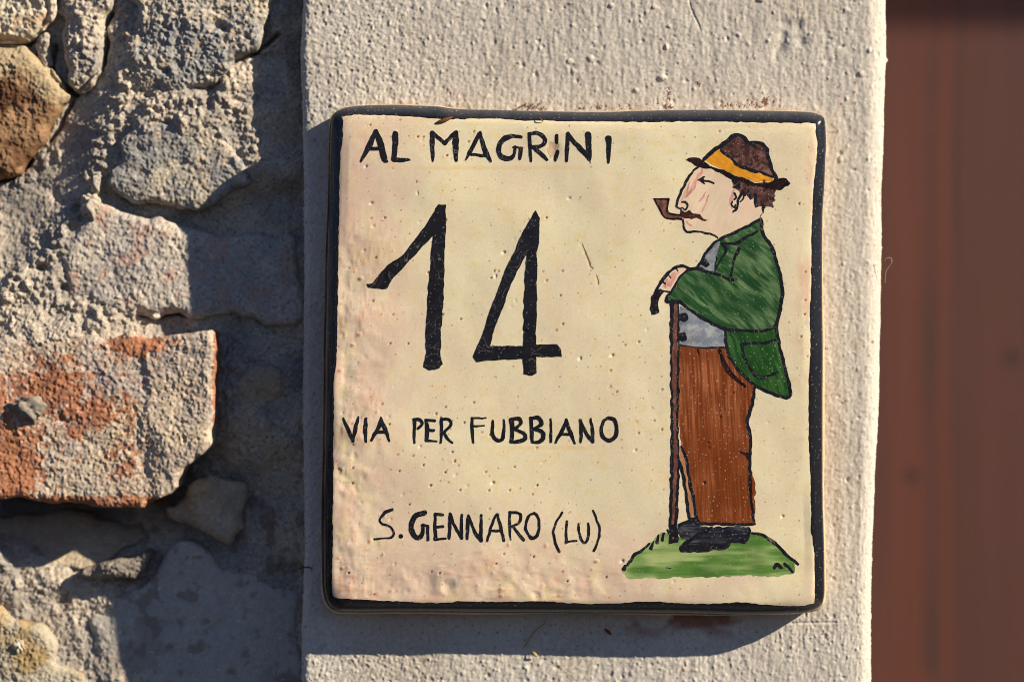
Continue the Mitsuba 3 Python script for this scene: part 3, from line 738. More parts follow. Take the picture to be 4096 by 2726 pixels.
pin_px = [(2185, 871), (1490, 1203), (2241, 1181), (2224, 1320), (1485, 873), (1993, 1084), (1963, 1111), (1977, 1082), (2172, 1085), (2186, 1122), (2251, 1296), (2249, 1084), (1842, 1276), (1770, 1258), (1538, 871), (1713, 1090), (1503, 1030), (1559, 1373), (1631, 1374), (1571, 1258),
          (1528, 1616), (1782, 1627), (1744, 1655), (1761, 1669), (1894, 1609), (1856, 1690), (1927, 1728), (1809, 1807), (1818, 1844), (1833, 1861), (1780, 1888), (1792, 1929), (1840, 1960), (1955, 1960), (1721, 1940), (1722, 1940), (1693, 1859), (1652, 1822), (1590, 1818), (1596, 1883), (1411, 1871), (1409, 1932), (1353, 1875), (1407, 1694), (1557, 1697),
          (1958, 2034), (1960, 1739), (1637, 2017), (1726, 2285), (1757, 2292), (1498, 2375), (1394, 2290), (1984, 2253), (2133, 2226), (2248, 2286), (2268, 2323), (2424, 2307), (2130, 1976), (2148, 1940), (2146, 1790), (2015, 2214), (2038, 1960), (2058, 1866), (1943, 1887),
          (2500, 1379), (2555, 1367), (2442, 1482), (2467, 1566), (2647, 1558), (2545, 1684), (2616, 1682), (2553, 1731), (2647, 1717), (2882, 1668), (2832, 1770), (2932, 1571), (3220, 1200), (3218, 1257), (3202, 1346), (3230, 1424), (3221, 1088), (3195, 815), (2877, 526), (1671, 548), (1692, 549), (1786, 623), (1895, 527), (1873, 567), (1665, 726), (1480, 500), (1600, 480)]
pin_xy = px(np.array(pin_px))
rng = np.random.default_rng(77)
TB = (-.08, .13, -.115, .1)
rough_zone = lambda x, z: np.clip(np.maximum(np.clip((-.046 - x) / .02, 0, 1) * np.clip((.055 - z) / .04, .15, 1), np.clip((-.080 - z) / .018, 0, 1) * np.clip((.06 - x) / .04, .1, 1)), 0, 1)
bumps = Grains(TB, 3000, .00028, .00095, 51, lambda x, z: rough_zone(x, z) * .38, .34, res=.0002)
dimple = Grains(TB, 420, .00025, .0007, 52, lambda x, z: .25 + .9 * rough_zone(x, z), .9, res=.0002)
CH = px(np.array([2215, 600.0]))
STR_L, STR_B = Tex(.00035, .0014, 61), Tex(.0014, .00035, 62)


def crust(x, z):
    """Where the glaze crawled: broken ridges, upright along the left edge and level along the foot."""
    lf = np.clip((-.036 - x) / .026, 0, 1) * np.clip((.075 - z) / .05, .25, 1)
    lo = np.clip((-.066 - z) / .03, 0, 1) * np.clip((.07 - x) / .05, .15, 1)
    return lf * np.clip(STR_L(x, z) + .5 * N7(x, z) - .9, 0, 2) + lo * np.clip(STR_B(x, z) + .5 * N7(x, z) - .9, 0, 2)





def tile_relief(x, z):
    e = rough_zone(x, z)
    h = .00022 * N16(x, z) + .00010 * N7(x, z) + .00022 * N7(x, z) * e * .7 + .00013 * N3(x, z) * e + .00008 * N15(x, z) * e + .00003 * N07(x, z) * e - .0003 * e * np.clip(N15(x + .013, z) - 1.4, 0, 1.5) + .000022 * N3(x + .02, z) + .000008 * N15(x, z)
    h += bumps(x, z) - .8 * dimple(x, z) + .000045 * crust(x, z)
    for c, k in zip(pin_xy, np.random.default_rng(5).uniform(.6, 1.2, len(pin_xy))):
        q = (x - c[0]) ** 2 + (z - c[1]) ** 2
        near = q < .0016 ** 2
        h[near] += k * (-.00055 * np.exp(-q[near] / .00036 ** 2) + .00008 * np.exp(-q[near] / .0009 ** 2))
    for u, v in ((2328, 980), (2344, 1012), (2356, 1040), (2362, 1052), (2368, 1070), (2390, 1110), (2394, 1132)):
        c = px(np.array([u, v + 0.]))
        h -= .00012 * np.exp(-((x - c[0] + .0004) ** 2 + ((z - c[1]) * .6) ** 2) / .0006 ** 2)
    return h - .0004 * np.exp(-((x - CH[0]) / .0022) ** 2 - ((z - CH[1]) / .0028) ** 2)


def build_tile_mesh():
    n, m = 400, 13
    core = np.linspace(-.945, .945, n)
    rim = 1 - .055 * (1 - np.sin(np.linspace(0, np.pi / 2, m + 1))[1:]) if False else np.array([.950, .955, .960, .965, .970, .975, .9795, .9835, .987, .990, .9925, .9945, .9962, .9976, .9987, .9995, 1.0])
    a = np.concatenate([-rim[::-1], core, rim])
    A, B = np.meshgrid(a, a)
    t = np.arctan2(B, A)
    rho = np.maximum(np.abs(A), np.abs(B))
    R = RAD_P(t) * rho
    x, z = CEN[0] + R * np.cos(t), CEN[1] + R * np.sin(t)
    din = (1 - rho) * .1
    r = .0060
    q = np.clip(1 - din / r, 0, 1)
    fall = r * (1 - np.sqrt(1 - q ** 2)) * .93 + .0006 * np.clip(1 - din / .012, 0, 1) ** 2
    h = tile_relief(x, z) * np.clip((din - .0045) / .004, .06, 1)
    y = fall - h
    v = np.stack([x, y, z], -1).reshape(-1, 3)
    f = grid_faces(*A.shape)
    # the outermost side runs on straight back behind the rounding
    return v, f, din.ravel(), A.shape


TV, TF, TDIN, TSH = build_tile_mesh()
TN = normals_of(TV, TF)
thin = np.clip(1e3 * bumps(TV[:, 0], TV[:, 2]) * 5 - .25, 0, 1) + .26 * crust(TV[:, 0], TV[:, 2]) + .25 * np.clip(N3(TV[:, 0], TV[:, 2]) - .8, 0, 1) * rough_zone(TV[:, 0], TV[:, 2])
wear = np.clip((.0052 - TDIN) / .002, 0, 1)
pin = np.zeros(len(TV))
for c in pin_xy:
    pin = np.maximum(pin, 1.15 * np.exp(-((TV[:, 0] - c[0]) ** 2 + (TV[:, 2] - c[1]) ** 2) / .00036 ** 2))
TUV = np.stack([np.clip(thin, 0, 1) + 2 * pin, wear], 1)
TRI2 = TV[:, [0, 2]][TF]
TPOLY = shapely.polygons(np.concatenate([TRI2, TRI2[:, :1]], 1))
TLO, THI = TRI2.min(1), TRI2.max(1)


def on_tile(poly, lift):
    """The part of the tile's surface that lies under the outline, lifted by the paint's thickness: (vertices, triangles, normals, uv)."""
    x0, z0, x1, z1 = poly.bounds
    idx = np.nonzero((THI[:, 0] > x0) & (TLO[:, 0] < x1) & (THI[:, 1] > z0) & (TLO[:, 1] < z1))[0]
    shapely.prepare(poly)
    inside = shapely.contains(poly, TPOLY[idx])
    cross = shapely.intersects(poly, TPOLY[idx]) & ~inside
    full = TF[idx[inside]]
    parts_v, parts_f, parts_t, at = [], [], [], 0
    ci = idx[cross]
    pieces = shapely.intersection(TPOLY[ci], poly)
    for t, g in zip(ci, pieces):
        for h in (g.geoms if hasattr(g, 'geoms') else [g]):
            if h.geom_type != 'Polygon' or h.area < 1e-13:
                continue
            c = np.asarray(h.exterior.coords)[:-1]
            if len(h.interiors):
                rings = [c] + [np.asarray(r.coords)[:-1] for r in h.interiors]
                c = np.vstack(rings)
                f = earcut.triangulate_float64(c, np.cumsum([len(r) for r in rings]).astype(np.uint32)).reshape(-1, 3)
            elif len(c) == 3:
                f = np.array([[0, 1, 2]])
            else:
                f = earcut.triangulate_float64(c, np.array([len(c)], np.uint32)).reshape(-1, 3)
            parts_v.append(c); parts_f.append(f + at); parts_t.append(np.full(len(c), t)); at += len(c)
    if at:
        c, t, cf = np.vstack(parts_v), np.concatenate(parts_t), np.vstack(parts_f)
        p = TRI2[t]
        e1, e2, d = p[:, 1] - p[:, 0], p[:, 2] - p[:, 0], c - p[:, 0]
        det = e1[:, 0] * e2[:, 1] - e1[:, 1] * e2[:, 0]
        det = np.where(np.abs(det) < 1e-18, 1e-18, det)
        b1 = np.clip((d[:, 0] * e2[:, 1] - d[:, 1] * e2[:, 0]) / det, 0, 1)
        b2 = np.clip((e1[:, 0] * d[:, 1] - e1[:, 1] * d[:, 0]) / det, 0, 1)
        w = np.stack([1 - b1 - b2, b1, b2], 1)[..., None]
        lerp = lambda q: (q[TF[t]] * w).sum(1)
        yv, nv, uvv = lerp(TV)[:, 1], lerp(TN), lerp(TUV)
        cv = np.stack([c[:, 0], yv, c[:, 1]], 1)
        # wind the clipped pieces like the rest
        cr = np.cross(cv[cf[:, 1]] - cv[cf[:, 0]], cv[cf[:, 2]] - cv[cf[:, 0]])[:, 1]
        cf = np.where((cr > 0)[:, None], cf[:, ::-1], cf)
    v, f, n, uv = (compact(TV, full, TN, TUV) if len(full) else (np.zeros((0, 3)), np.zeros((0, 3), int), np.zeros((0, 3)), np.zeros((0, 2))))
    if at:
        f = np.vstack([f, cf + len(v)])
        v, n, uv = np.vstack([v, cv]), np.vstack([n, nv]), np.vstack([uv, uvv])
    n = n / np.maximum(np.linalg.norm(n, axis=1, keepdims=True), 1e-12)
    return v + n * lift, f, n, uv


def roughen(poly, amp=2.0, step=5.0):
    """Brush-ragged outline (measured units)."""
    g = shapely.segmentize(poly, step)

    def move(c):
        x, z = c[:, 0] * PX, c[:, 1] * PX
        return c + amp * np.stack([J1(x, z), J2(x, z)], 1)

    return shapely.transform(g, move).buffer(0)


def to_tile(poly):
    return shapely.transform(poly, lambda c: px(c))


def stroke(pts, ox, oy, s, gain=1.0):
    """A brush stroke of changing width: (x, y, width) along its line."""
    P = np.array([(ox + p[0] / s, oy + p[1] / s, p[2] / s / 2) for p in pts])
    if len(P) > 2:
        E = np.vstack([2 * P[0] - P[1], P, 2 * P[-1] - P[-2]])
        t = np.linspace(0, 1, 6, endpoint=False)[:, None]
        seg = [.5 * (2 * b + (c - a) * t + (2 * a - 5 * b + 4 * c - d) * t ** 2 + (3 * b - a - 3 * c + d) * t ** 3) for a, b, c, d in zip(E, E[1:], E[2:], E[3:])]
        P = np.vstack(seg + [P[-1:]])
        P[:, 2] = np.maximum(P[:, 2] * gain, .8)
    disc = [Point(x, y).buffer(r, quad_segs=6) for x, y, r in P]
    if len(P) == 1:
        return disc[0]
    return unary_union([unary_union([a, b]).convex_hull for a, b in zip(disc, disc[1:])])


def outline(pts, ox, oy, s):
    return Polygon([(ox + p[0] / s, oy + p[1] / s) for p in pts]).buffer(0)


TILE = 'house_number_tile'
tag(TILE, 'hand-painted ceramic house number tile with number 14 and a man smoking a pipe', 'house number tile')
INNER = Polygon(closed_curve(px(np.array(inner_px)), 900)).buffer(0)
INNER = shapely.transform(shapely.segmentize(INNER, .0004), lambda c: c + .00010 * np.stack([J1(c[:, 0], c[:, 1]), J2(c[:, 0], c[:, 1])], 1)).buffer(0)
GV, GF, GN, GUV = on_tile(INNER, 0.0)
put(TILE + '__face', GV, GF, 'glaze', GN, np.stack([GUV[:, 0], GUV[:, 1]], 1))
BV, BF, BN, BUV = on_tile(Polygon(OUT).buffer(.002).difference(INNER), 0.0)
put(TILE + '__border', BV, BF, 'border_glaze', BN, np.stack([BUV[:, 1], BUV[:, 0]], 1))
tag(TILE + '__face', 'cream glazed face')
tag(TILE + '__border', 'worn black painted border')


def build_body():
    """The unglazed clay behind the glaze: the side below the rounding and a slightly wider foot."""
    loop = closed_curve(px(np.array(outer_px)), 1400)
    d = np.roll(loop, -1, 0) - np.roll(loop, 1, 0)
    nn = np.stack([-d[:, 1], d[:, 0]], 1)
    nn /= np.linalg.norm(nn, axis=1, keepdims=True)
    nn *= np.sign(((loop - CEN) * nn).sum(1))[:, None]
    s = np.arange(len(loop)) * .0006
    out = .00016 + .00016 * N16(s, s * 0) + .00006 * N3(s, s * 0)
    low = np.clip((-.09 - loop[:, 1]) / .01, 0, 1) * .0003 + np.clip((loop[:, 0] - .118) / .004, 0, 1) * np.clip((.035 - loop[:, 1]) / .03, 0, 1) * .00055
    rows = []
    for off, y in ((-.0012, .0052), (-.0002, .0054), (out * .6 + low * .5, .0060), (out + low, .0068), (out + low * 1.3 + .0001, .0100), (out + low, .0140), (out + low - .0008, .0172)):
        p = loop + nn * (np.asarray(off) * np.ones(len(loop)))[:, None]
        rows.append(np.stack([p[:, 0], np.full(len(p), y), p[:, 1]], 1))
    v = np.vstack(rows)
    nr, nc = len(rows), len(loop)
    i, j = np.meshgrid(np.arange(nr - 1), np.arange(nc), indexing='ij')
    a, b = (i * nc + j).ravel(), (i * nc + (j + 1) % nc).ravel()
    f = np.vstack([np.stack([a, b, b + nc], 1), np.stack([a, b + nc, a + nc], 1)])
    nrm = normals_of(v, f)
    mid = v[nc * 4:nc * 5]
    if ((mid[:, [0, 2]] - CEN) * nrm[nc * 4:nc * 5][:, [0, 2]]).sum() < 0:
        f = f[:, ::-1]
    put(TILE + '__clay_body', v, f, 'clay')
    tag(TILE + '__clay_body', 'bare clay edge')


build_body()

# --- writing
LA, LB, LD, LE = (1250, 400, 3.1357), (1850, 400, 3.1357), (1300, 1600, 2.613), (1850, 1600, 2.413)
SPACE_NAME = TILE
lines = {
    'top line': [
        ('A', LA, [[(798, 395, 50), (700, 600, 58), (610, 770, 30)], [(800, 395, 50), (860, 560, 72), (905, 740, 62), (938, 775, 26)], [(725, 610, 50), (880, 610, 50)]]),
        ('L', LA, [[(1040, 425, 62), (1035, 560, 60), (1022, 740, 58)], [(1022, 745, 56), (1120, 755, 46), (1222, 748, 24)]]),
        ('M', LA, [[(1500, 415, 55), (1505, 600, 52), (1512, 765, 25)], [(1510, 415, 50), (1660, 550, 46)], [(1660, 550, 46), (1790, 405, 55)], [(1795, 410, 56), (1795, 600, 66), (1805, 760, 32)]]),
        ('A', LB, [[(215, 415, 42), (120, 600, 48), (35, 752, 22)], [(218, 415, 42), (290, 650, 56), (355, 768, 30)], [(110, 685, 38), (280, 695, 46)]]),
        ('G', LB, [[(738, 465, 32), (600, 455, 50), (500, 510, 60), (455, 620, 58), (490, 710, 60), (590, 735, 60), (650, 680, 40), (660, 590, 36)], [(640, 592, 28), (758, 594, 22)], [(735, 605, 52), (722, 735, 40)]]),
        ('R', LB, [[(842, 430, 40), (848, 600, 44), (855, 765, 28)], [(845, 428, 34), (930, 412, 42), (1015, 460, 46), (1035, 520, 46), (980, 578, 44), (870, 595, 42)], [(900, 600, 44), (1000, 690, 44), (1062, 750, 34)]]),
        ('I', LB, [[(1182, 440, 44), (1182, 535, 46)], [(1190, 650, 44), (1178, 700, 50), (1160, 760, 24)]]),
        ('N', LB, [[(1320, 425, 42), (1315, 600, 44), (1305, 760, 34)], [(1322, 430, 48), (1430, 560, 54), (1590, 725, 56)], [(1578, 440, 72), (1582, 580, 58), (1592, 735, 56)], [(1600, 740, 16), (1600, 790, 12)]]),
        ('I', LB, [[(1830, 480, 66), (1835, 600, 52), (1830, 782, 28)]])],
    'street line': [
        ('V', LD, [[(195, 190, 20), (245, 310, 30), (295, 420, 32)], [(348, 175, 20), (335, 230, 36), (292, 422, 30)], [(300, 458, 18)]]),
        ('I', LD, [[(430, 190, 26), (422, 300, 38), (428, 432, 20)]]),
        ('A', LD, [[(585, 170, 12), (580, 240, 40), (530, 340, 34), (487, 415, 22)], [(588, 200, 24), (630, 300, 38), (672, 422, 22)], [(540, 332, 38), (640, 332, 36)]]),
        ('P', LD, [[(935, 200, 36), (932, 300, 30), (935, 440, 22)], [(930, 198, 30), (985, 200, 34), (1015, 250, 28), (972, 298, 28)]]),
        ('E', LD, [[(1055, 205, 30), (1068, 310, 42), (1060, 418, 36)], [(1055, 208, 34), (1145, 213, 36)], [(1068, 310, 36), (1138, 315, 36)], [(1062, 422, 34), (1165, 425, 22)]]),
        ('R', LD, [[(1215, 192, 28), (1218, 310, 30), (1210, 440, 22)], [(1215, 197, 26), (1290, 200, 28), (1315, 250, 28), (1245, 335, 28)], [(1240, 335, 28), (1280, 400, 28), (1328, 438, 24)]]),
        ('F', LE, [[(90, 170, 24), (95, 280, 30), (102, 402, 24)], [(92, 171, 20), (228, 172, 14)], [(97, 250, 22), (210, 245, 13)]]),
        ('U', LE, [[(293, 198, 20), (290, 330, 30), (340, 388, 32), (385, 370, 32), (400, 290, 28), (400, 188, 20)]]),
        ('B', LE, [[(478, 190, 42), (480, 300, 34), (475, 398, 34)], [(468, 180, 28), (545, 180, 34), (560, 230, 30), (490, 285, 28)], [(520, 287, 28), (600, 330, 32), (590, 383, 36), (500, 403, 28)]]),
        ('B', LE, [[(660, 172, 30), (668, 300, 34), (672, 402, 28)], [(660, 172, 28), (728, 167, 34), (763, 230, 36), (690, 275, 24)], [(700, 277, 28), (773, 310, 36), (778, 365, 36), (735, 403, 30), (672, 408, 20)]]),
        ('I', LE, [[(852, 182, 18), (855, 290, 28), (850, 398, 20)]]),
        ('A', LE, [[(1003, 182, 16), (970, 280, 32), (897, 408, 24)], [(1005, 185, 24), (1035, 290, 34), (1085, 413, 22)], [(955, 330, 24), (1048, 330, 30)]]),
        ('N', LE, [[(1132, 188, 18), (1145, 300, 28), (1140, 406, 20)], [(1135, 190, 22), (1195, 320, 32), (1255, 395, 34)], [(1240, 182, 20), (1255, 290, 32), (1258, 402, 26)]]),
        ('O', LE, [[(1420, 170, 30), (1468, 190, 34), (1488, 270, 30), (1473, 350, 36), (1410, 388, 36), (1352, 350, 32), (1340, 270, 28), (1365, 200, 26), (1400, 170, 26), (1420, 170, 30)]])],
    'bottom line': [
        ('S', LD, [[(708, 1138, 22), (640, 1165, 34), (580, 1230, 18), (585, 1280, 20), (680, 1320, 22), (720, 1380, 22), (690, 1433, 22), (600, 1441, 18), (517, 1448, 20)]]),
        ('full stop', LD, [[(793, 1418, 46)]]),
        ('G', LD, [[(1042, 1172, 44), (950, 1205, 50), (900, 1300, 46), (930, 1408, 50), (985, 1430, 48), (1020, 1380, 38), (1025, 1305, 32)], [(1012, 1305, 26), (1078, 1310, 28)], [(1075, 1314, 34), (1075, 1455, 30)]]),
        ('E', LD, [[(1150, 1182, 26), (1150, 1300, 30), (1155, 1447, 34)], [(1152, 1186, 30), (1228, 1195, 34)], [(1155, 1320, 26), (1228, 1320, 36)], [(1155, 1448, 30), (1262, 1440, 24)]]),
        ('N', LD, [[(1305, 1182, 22), (1305, 1300, 32), (1298, 1438, 28)], [(1308, 1190, 28), (1360, 1320, 28), (1425, 1428, 34)], [(1430, 1197, 26), (1428, 1320, 28), (1425, 1436, 34)]]),
        ('N', LD, [[(1500, 1202, 22), (1490, 1320, 34), (1485, 1442, 26)], [(1505, 1210, 28), (1560, 1360, 30), (1630, 1460, 36)], [(1635, 1197, 22), (1632, 1320, 28), (1630, 1456, 34)]]),
        ('A', LE, [[(335, 1098, 18), (290, 1180, 24), (240, 1348, 22)], [(340, 1102, 20), (365, 1200, 28), (400, 1352, 20)], [(272, 1258, 22), (375, 1255, 30)]]),
        ('R', LE, [[(455, 1087, 24), (455, 1200, 24), (460, 1340, 16)], [(455, 1082, 26), (540, 1087, 26), (563, 1130, 26), (540, 1185, 24), (467, 1218, 22)], [(485, 1217, 22), (545, 1290, 26), (590, 1348, 26)]]),
        ('O', LE, [[(690, 1088, 22), (725, 1120, 24), (738, 1210, 24), (720, 1300, 26), (670, 1330, 28), (622, 1270, 24), (610, 1200, 22), (640, 1120, 22), (690, 1088, 22)]]),
        ('opening bracket', LE, [[(962, 1080, 20), (910, 1170, 20), (882, 1270, 22), (900, 1390, 22), (935, 1456, 24)]]),
        ('L', LE, [[(1003, 1168, 18), (1000, 1260, 22), (1000, 1368, 24)], [(1000, 1367, 24), (1100, 1353, 20)]]),
        ('U', LE, [[(1123, 1193, 18), (1125, 1270, 22), (1150, 1350, 24), (1185, 1373, 24), (1215, 1330, 24), (1221, 1250, 22), (1218, 1188, 18)]]),
        ('closing bracket', LE, [[(1262, 1063, 18), (1295, 1150, 18), (1323, 1230, 22), (1310, 1350, 20), (1267, 1452, 20)]])]}
count = {}


def numbered(base):
    k = count.get(base, 0)
    count[base] = k + 1
    return base if k == 0 else f'{base}_{k:03d}'


def paint(name, poly, bsdf, lift, amp=2.0, label=None, parent=TILE):
    key = numbered(parent + '__' + name)
    v, f, n, uv = on_tile(to_tile(roughen(poly, amp)), lift)
    put(key, v, f, bsdf, n)
    if label:
        tag(key, label)
    return key


BLACK, FILL, FILL2 = .00016, .00006, .00011
digits = [
    ('1', [(740, 78), (805, 82), (805, 300), (795, 430), (790, 560), (785, 700), (785, 850), (775, 1000), (762, 1150), (758, 1340), (778, 1410), (745, 1450), (665, 1462), (612, 1440), (622, 1390), (630, 1300), (630, 1150), (640, 1000), (655, 780), (665, 650), (680, 450), (692, 350), (640, 395), (590, 460), (500, 545), (430, 630), (350, 710), (305, 790), (230, 780), (150, 775), (138, 740), (185, 740), (240, 665), (330, 570), (420, 520), (530, 390), (640, 245), (690, 160)], None),
    ('4', [(1550, 122), (1588, 190), (1582, 400), (1565, 480), (1565, 800), (1560, 1100), (1558, 1250), (1735, 1245), (1765, 1290), (1770, 1350), (1660, 1355), (1558, 1350), (1558, 1490), (1525, 1512), (1450, 1495), (1445, 1370), (1300, 1375), (1060, 1392), (1027, 1355), (1060, 1270), (1120, 1130), (1165, 970), (1240, 780), (1300, 620), (1370, 480), (1440, 320)],
     [(1475, 490), (1460, 700), (1452, 900), (1450, 1260), (1330, 1258), (1175, 1262), (1190, 1170), (1250, 1010), (1300, 880), (1350, 740), (1410, 620)])]
for ch, out, hole in digits:
    g = outline(out, 1400, 780, 2.091)
    if hole:
        g = g.difference(outline(hole, 1400, 780, 2.091))
    paint('digit', g, 'black_glaze', BLACK, 1.1, f'large black digit {ch}')
for line, letters in lines.items():
    for ch, o, strokes in letters:
        g = unary_union([stroke(s, *o, 1.16) for s in strokes])
        name = 'punctuation_mark' if len(ch) > 1 else 'letter'
        paint(name, g, 'black_glaze', BLACK, .9, f'black {ch} in the {line}' if len(ch) > 1 else f'black letter {ch} in the {line}')

# --- the painted man
MF = (2400, 450, 2.24)
G, H = 1568, 3024                # offsets of the lower traced views


def sh(pts, dy):
    return [(p[0], p[1] + dy) + tuple(p[2:]) for p in pts]


MAN = TILE + '__painted_man'


def mfill(name, pts, bsdf, lift=FILL, amp=2.2, label=None):
    return paint('painted_man__' + name, outline(pts, *MF), bsdf, lift, amp, label)


def pieces(name, strokes, bsdf, lift, amp):
    g = unary_union([stroke(q, *MF, 1.18) for q in strokes])
    for h in (g.geoms if hasattr(g, 'geoms') else [g]):
        paint(name, h, bsdf, lift, amp)


def mline(name, strokes, bsdf='black_glaze', lift=BLACK, amp=1.3):
    pieces('painted_man__' + name, strokes, bsdf, lift, amp)


tag(MAN, 'painted man in hat and green jacket smoking a pipe')
HILL = TILE + '__painted_hill'
hill_poly = sh([(610, 745), (720, 780), (1000, 800), (1340, 735), (1400, 742), (1440, 752), (1500, 785), (1579, 840), (1640, 900), (1690, 935), (1725, 975), (1748, 1030), (1752, 1070), (1735, 1095), (1700, 1112), (1560, 1130), (1250, 1125), (900, 1135), (690, 1140), (500, 1142), (360, 1155), (240, 1145), (225, 1115), (205, 1108), (200, 1085), (238, 1015), (290, 945), (360, 890), (430, 830), (500, 775), (560, 748)], H)
paint('painted_hill', outline(hill_poly, *MF), 'grass_green', FILL, 2.2, 'green painted grass mound under the man')
pieces('painted_hill__brush_stroke', [sh(s, H) for s in (
    [(1368, 742, 22), (1430, 750, 24), (1486, 778, 26), (1579, 843, 26), (1672, 935, 24), (1772, 1018, 20)],
    [(215, 1068, 32), (228, 1035, 22)], [(245, 1030, 22), (262, 985, 22)], [(270, 990, 26), (310, 935, 26), (365, 900, 24), (410, 865, 24), (440, 835, 20)],
    [(455, 880, 34), (478, 815, 18)], [(510, 828, 28), (525, 760, 20)], [(555, 800, 28), (572, 748, 16)], [(600, 715, 20), (620, 745, 24)],
    [(1562, 1045, 24), (1590, 1020, 28), (1625, 1052, 26)], [(1660, 1012, 26), (1722, 1085, 26)], [(590, 1050, 9), (632, 1053, 9)])], 'black_glaze', BLACK, 1.3)

mfill('face', [(890, 490), (980, 500), (1100, 560), (1195, 610), (1240, 700), (1330, 760), (1400, 850), (1455, 880), (1440, 950), (1250, 1045), (1060, 1118), (1000, 1085), (880, 1065), (800, 1075), (750, 1030), (740, 960), (720, 900), (720, 860), (680, 840), (690, 770), (730, 680), (780, 590), (840, 520)], 'skin', FILL, 1.5, 'pink-cheeked face in profile')
pieces('painted_man__blush', [[(925, 500, 14), (880, 580, 26), (820, 680, 28), (765, 765, 16)], [(945, 708, 10), (925, 760, 22), (880, 800, 12)], [(972, 752, 8), (945, 820, 16), (905, 890, 10)], [(1195, 690, 18), (1180, 780, 30), (1160, 865, 12)], [(800, 620, 10), (760, 720, 22), (730, 790, 16)], [(770, 980, 14), (820, 1030, 12)]], 'blush', .0001, 2.5)
mline('face_outline', [[(880, 492, 16), (820, 540, 18), (775, 610, 20), (740, 680, 20), (705, 760, 20), (682, 835, 18), (712, 858, 14), (728, 858, 12)], [(736, 803, 14), (770, 810, 16), (785, 840, 16), (765, 865, 16), (740, 852, 12)], [(727, 858, 14), (720, 915, 12)],
                       [(742, 958, 12), (748, 1000, 14), (765, 1052, 16), (800, 1073, 16), (880, 1065, 14), (950, 1085, 14), (1000, 1090, 12), (1055, 1118, 12)], [(1462, 850, 26), (1455, 895, 20)], [(1440, 910, 12), (1435, 945, 10)]])
mline('eye', [[(882, 603, 12), (938, 577, 14)], [(890, 602, 14), (935, 632, 16)], [(890, 600, 14), (960, 612, 16), (1018, 635, 18)], [(925, 580, 14), (928, 630, 14)]])
mfill('hair', [(1190, 600), (1350, 640), (1500, 675), (1580, 685), (1570, 720), (1590, 745), (1550, 765), (1565, 790), (1545, 810), (1558, 845), (1490, 850), (1455, 835), (1420, 850), (1385, 830), (1380, 770), (1345, 780), (1310, 740), (1275, 745), (1240, 700), (1200, 672)], 'hat_brown', FILL2, 3)
mline('hair_lock', [[(1200, 610, 30), (1240, 660, 36), (1190, 670, 10)], [(1330, 700, 26), (1345, 775, 14)], [(1390, 730, 26), (1400, 835, 30)], [(1530, 770, 16), (1555, 770, 12)], [(1520, 830, 18), (1552, 845, 14)], [(1440, 800, 24), (1470, 850, 26)], [(1270, 700, 26), (1300, 745, 14)]])
mline('ear', [[(1205, 725, 16), (1220, 760, 18), (1205, 785, 14)], [(1190, 800, 12), (1178, 830, 18), (1205, 855, 16), (1215, 830, 12)], [(1268, 730, 22), (1235, 790, 20), (1235, 840, 20), (1215, 875, 18), (1188, 890, 14)], [(1290, 735, 10), (1280, 770, 12), (1255, 800, 10)]])
mfill('moustache', [(720, 865), (780, 878), (850, 905), (900, 918), (925, 945), (963, 962), (945, 975), (900, 955), (870, 940), (820, 955), (750, 945), (722, 930)], 'moustache_brown', BLACK, 3, 'dark brown moustache')
mfill('pipe', [(488, 770), (610, 768), (605, 880), (640, 910), (720, 920), (738, 940), (730, 960), (600, 955), (560, 910), (520, 840)], 'pipe_brown', FILL2, 1.6, 'brown tobacco pipe')
mline('pipe_outline', [[(480, 770, 8), (545, 775, 14), (608, 775, 26)], [(490, 775, 12), (520, 840, 14), (560, 910, 14), (600, 950, 12), (732, 955, 14)], [(608, 775, 18), (605, 875, 18), (640, 912, 14), (725, 922, 14)]], 'dark_brown')
mfill('hat', [(1062, 325), (1130, 265), (1190, 205), (1250, 200), (1295, 222), (1335, 270), (1385, 262), (1445, 275), (1490, 315), (1512, 400), (1535, 500), (1585, 590), (1540, 600), (1400, 530), (1240, 480), (1170, 420)], 'hat_brown', FILL, 2, 'brown felt hat')
mfill('hat_band', [(945, 425), (1062, 335), (1105, 365), (1200, 430), (1240, 480), (1400, 535), (1520, 568), (1548, 590), (1540, 618), (1500, 628), (1420, 622), (1250, 575), (1100, 512), (1000, 470)], 'orange', FILL2, 2, 'orange hat band')
mfill('hat_brim', [(765, 435), (800, 412), (850, 403), (930, 418), (985, 480), (1100, 515), (1250, 578), (1400, 622), (1500, 635), (1555, 605), (1600, 592), (1660, 595), (1700, 630), (1688, 650), (1610, 695), (1500, 682), (1350, 655), (1200, 605), (1100, 562), (980, 505), (860, 480)], 'dark_brown', .00014, 2.5, 'dark turned-up brim')
mline('hat_outline', [[(935, 412, 28), (1000, 355, 36), (1068, 308, 30), (1130, 262, 34), (1195, 208, 34), (1260, 207, 30), (1318, 258, 32), (1390, 312, 22)], [(1345, 272, 24), (1400, 268, 22), (1460, 282, 28), (1495, 330, 28), (1515, 420, 26), (1540, 510, 28), (1582, 590, 30)], [(1085, 345, 20), (1180, 415, 22), (1240, 475, 26), (1400, 528, 26), (1545, 578, 20)]])

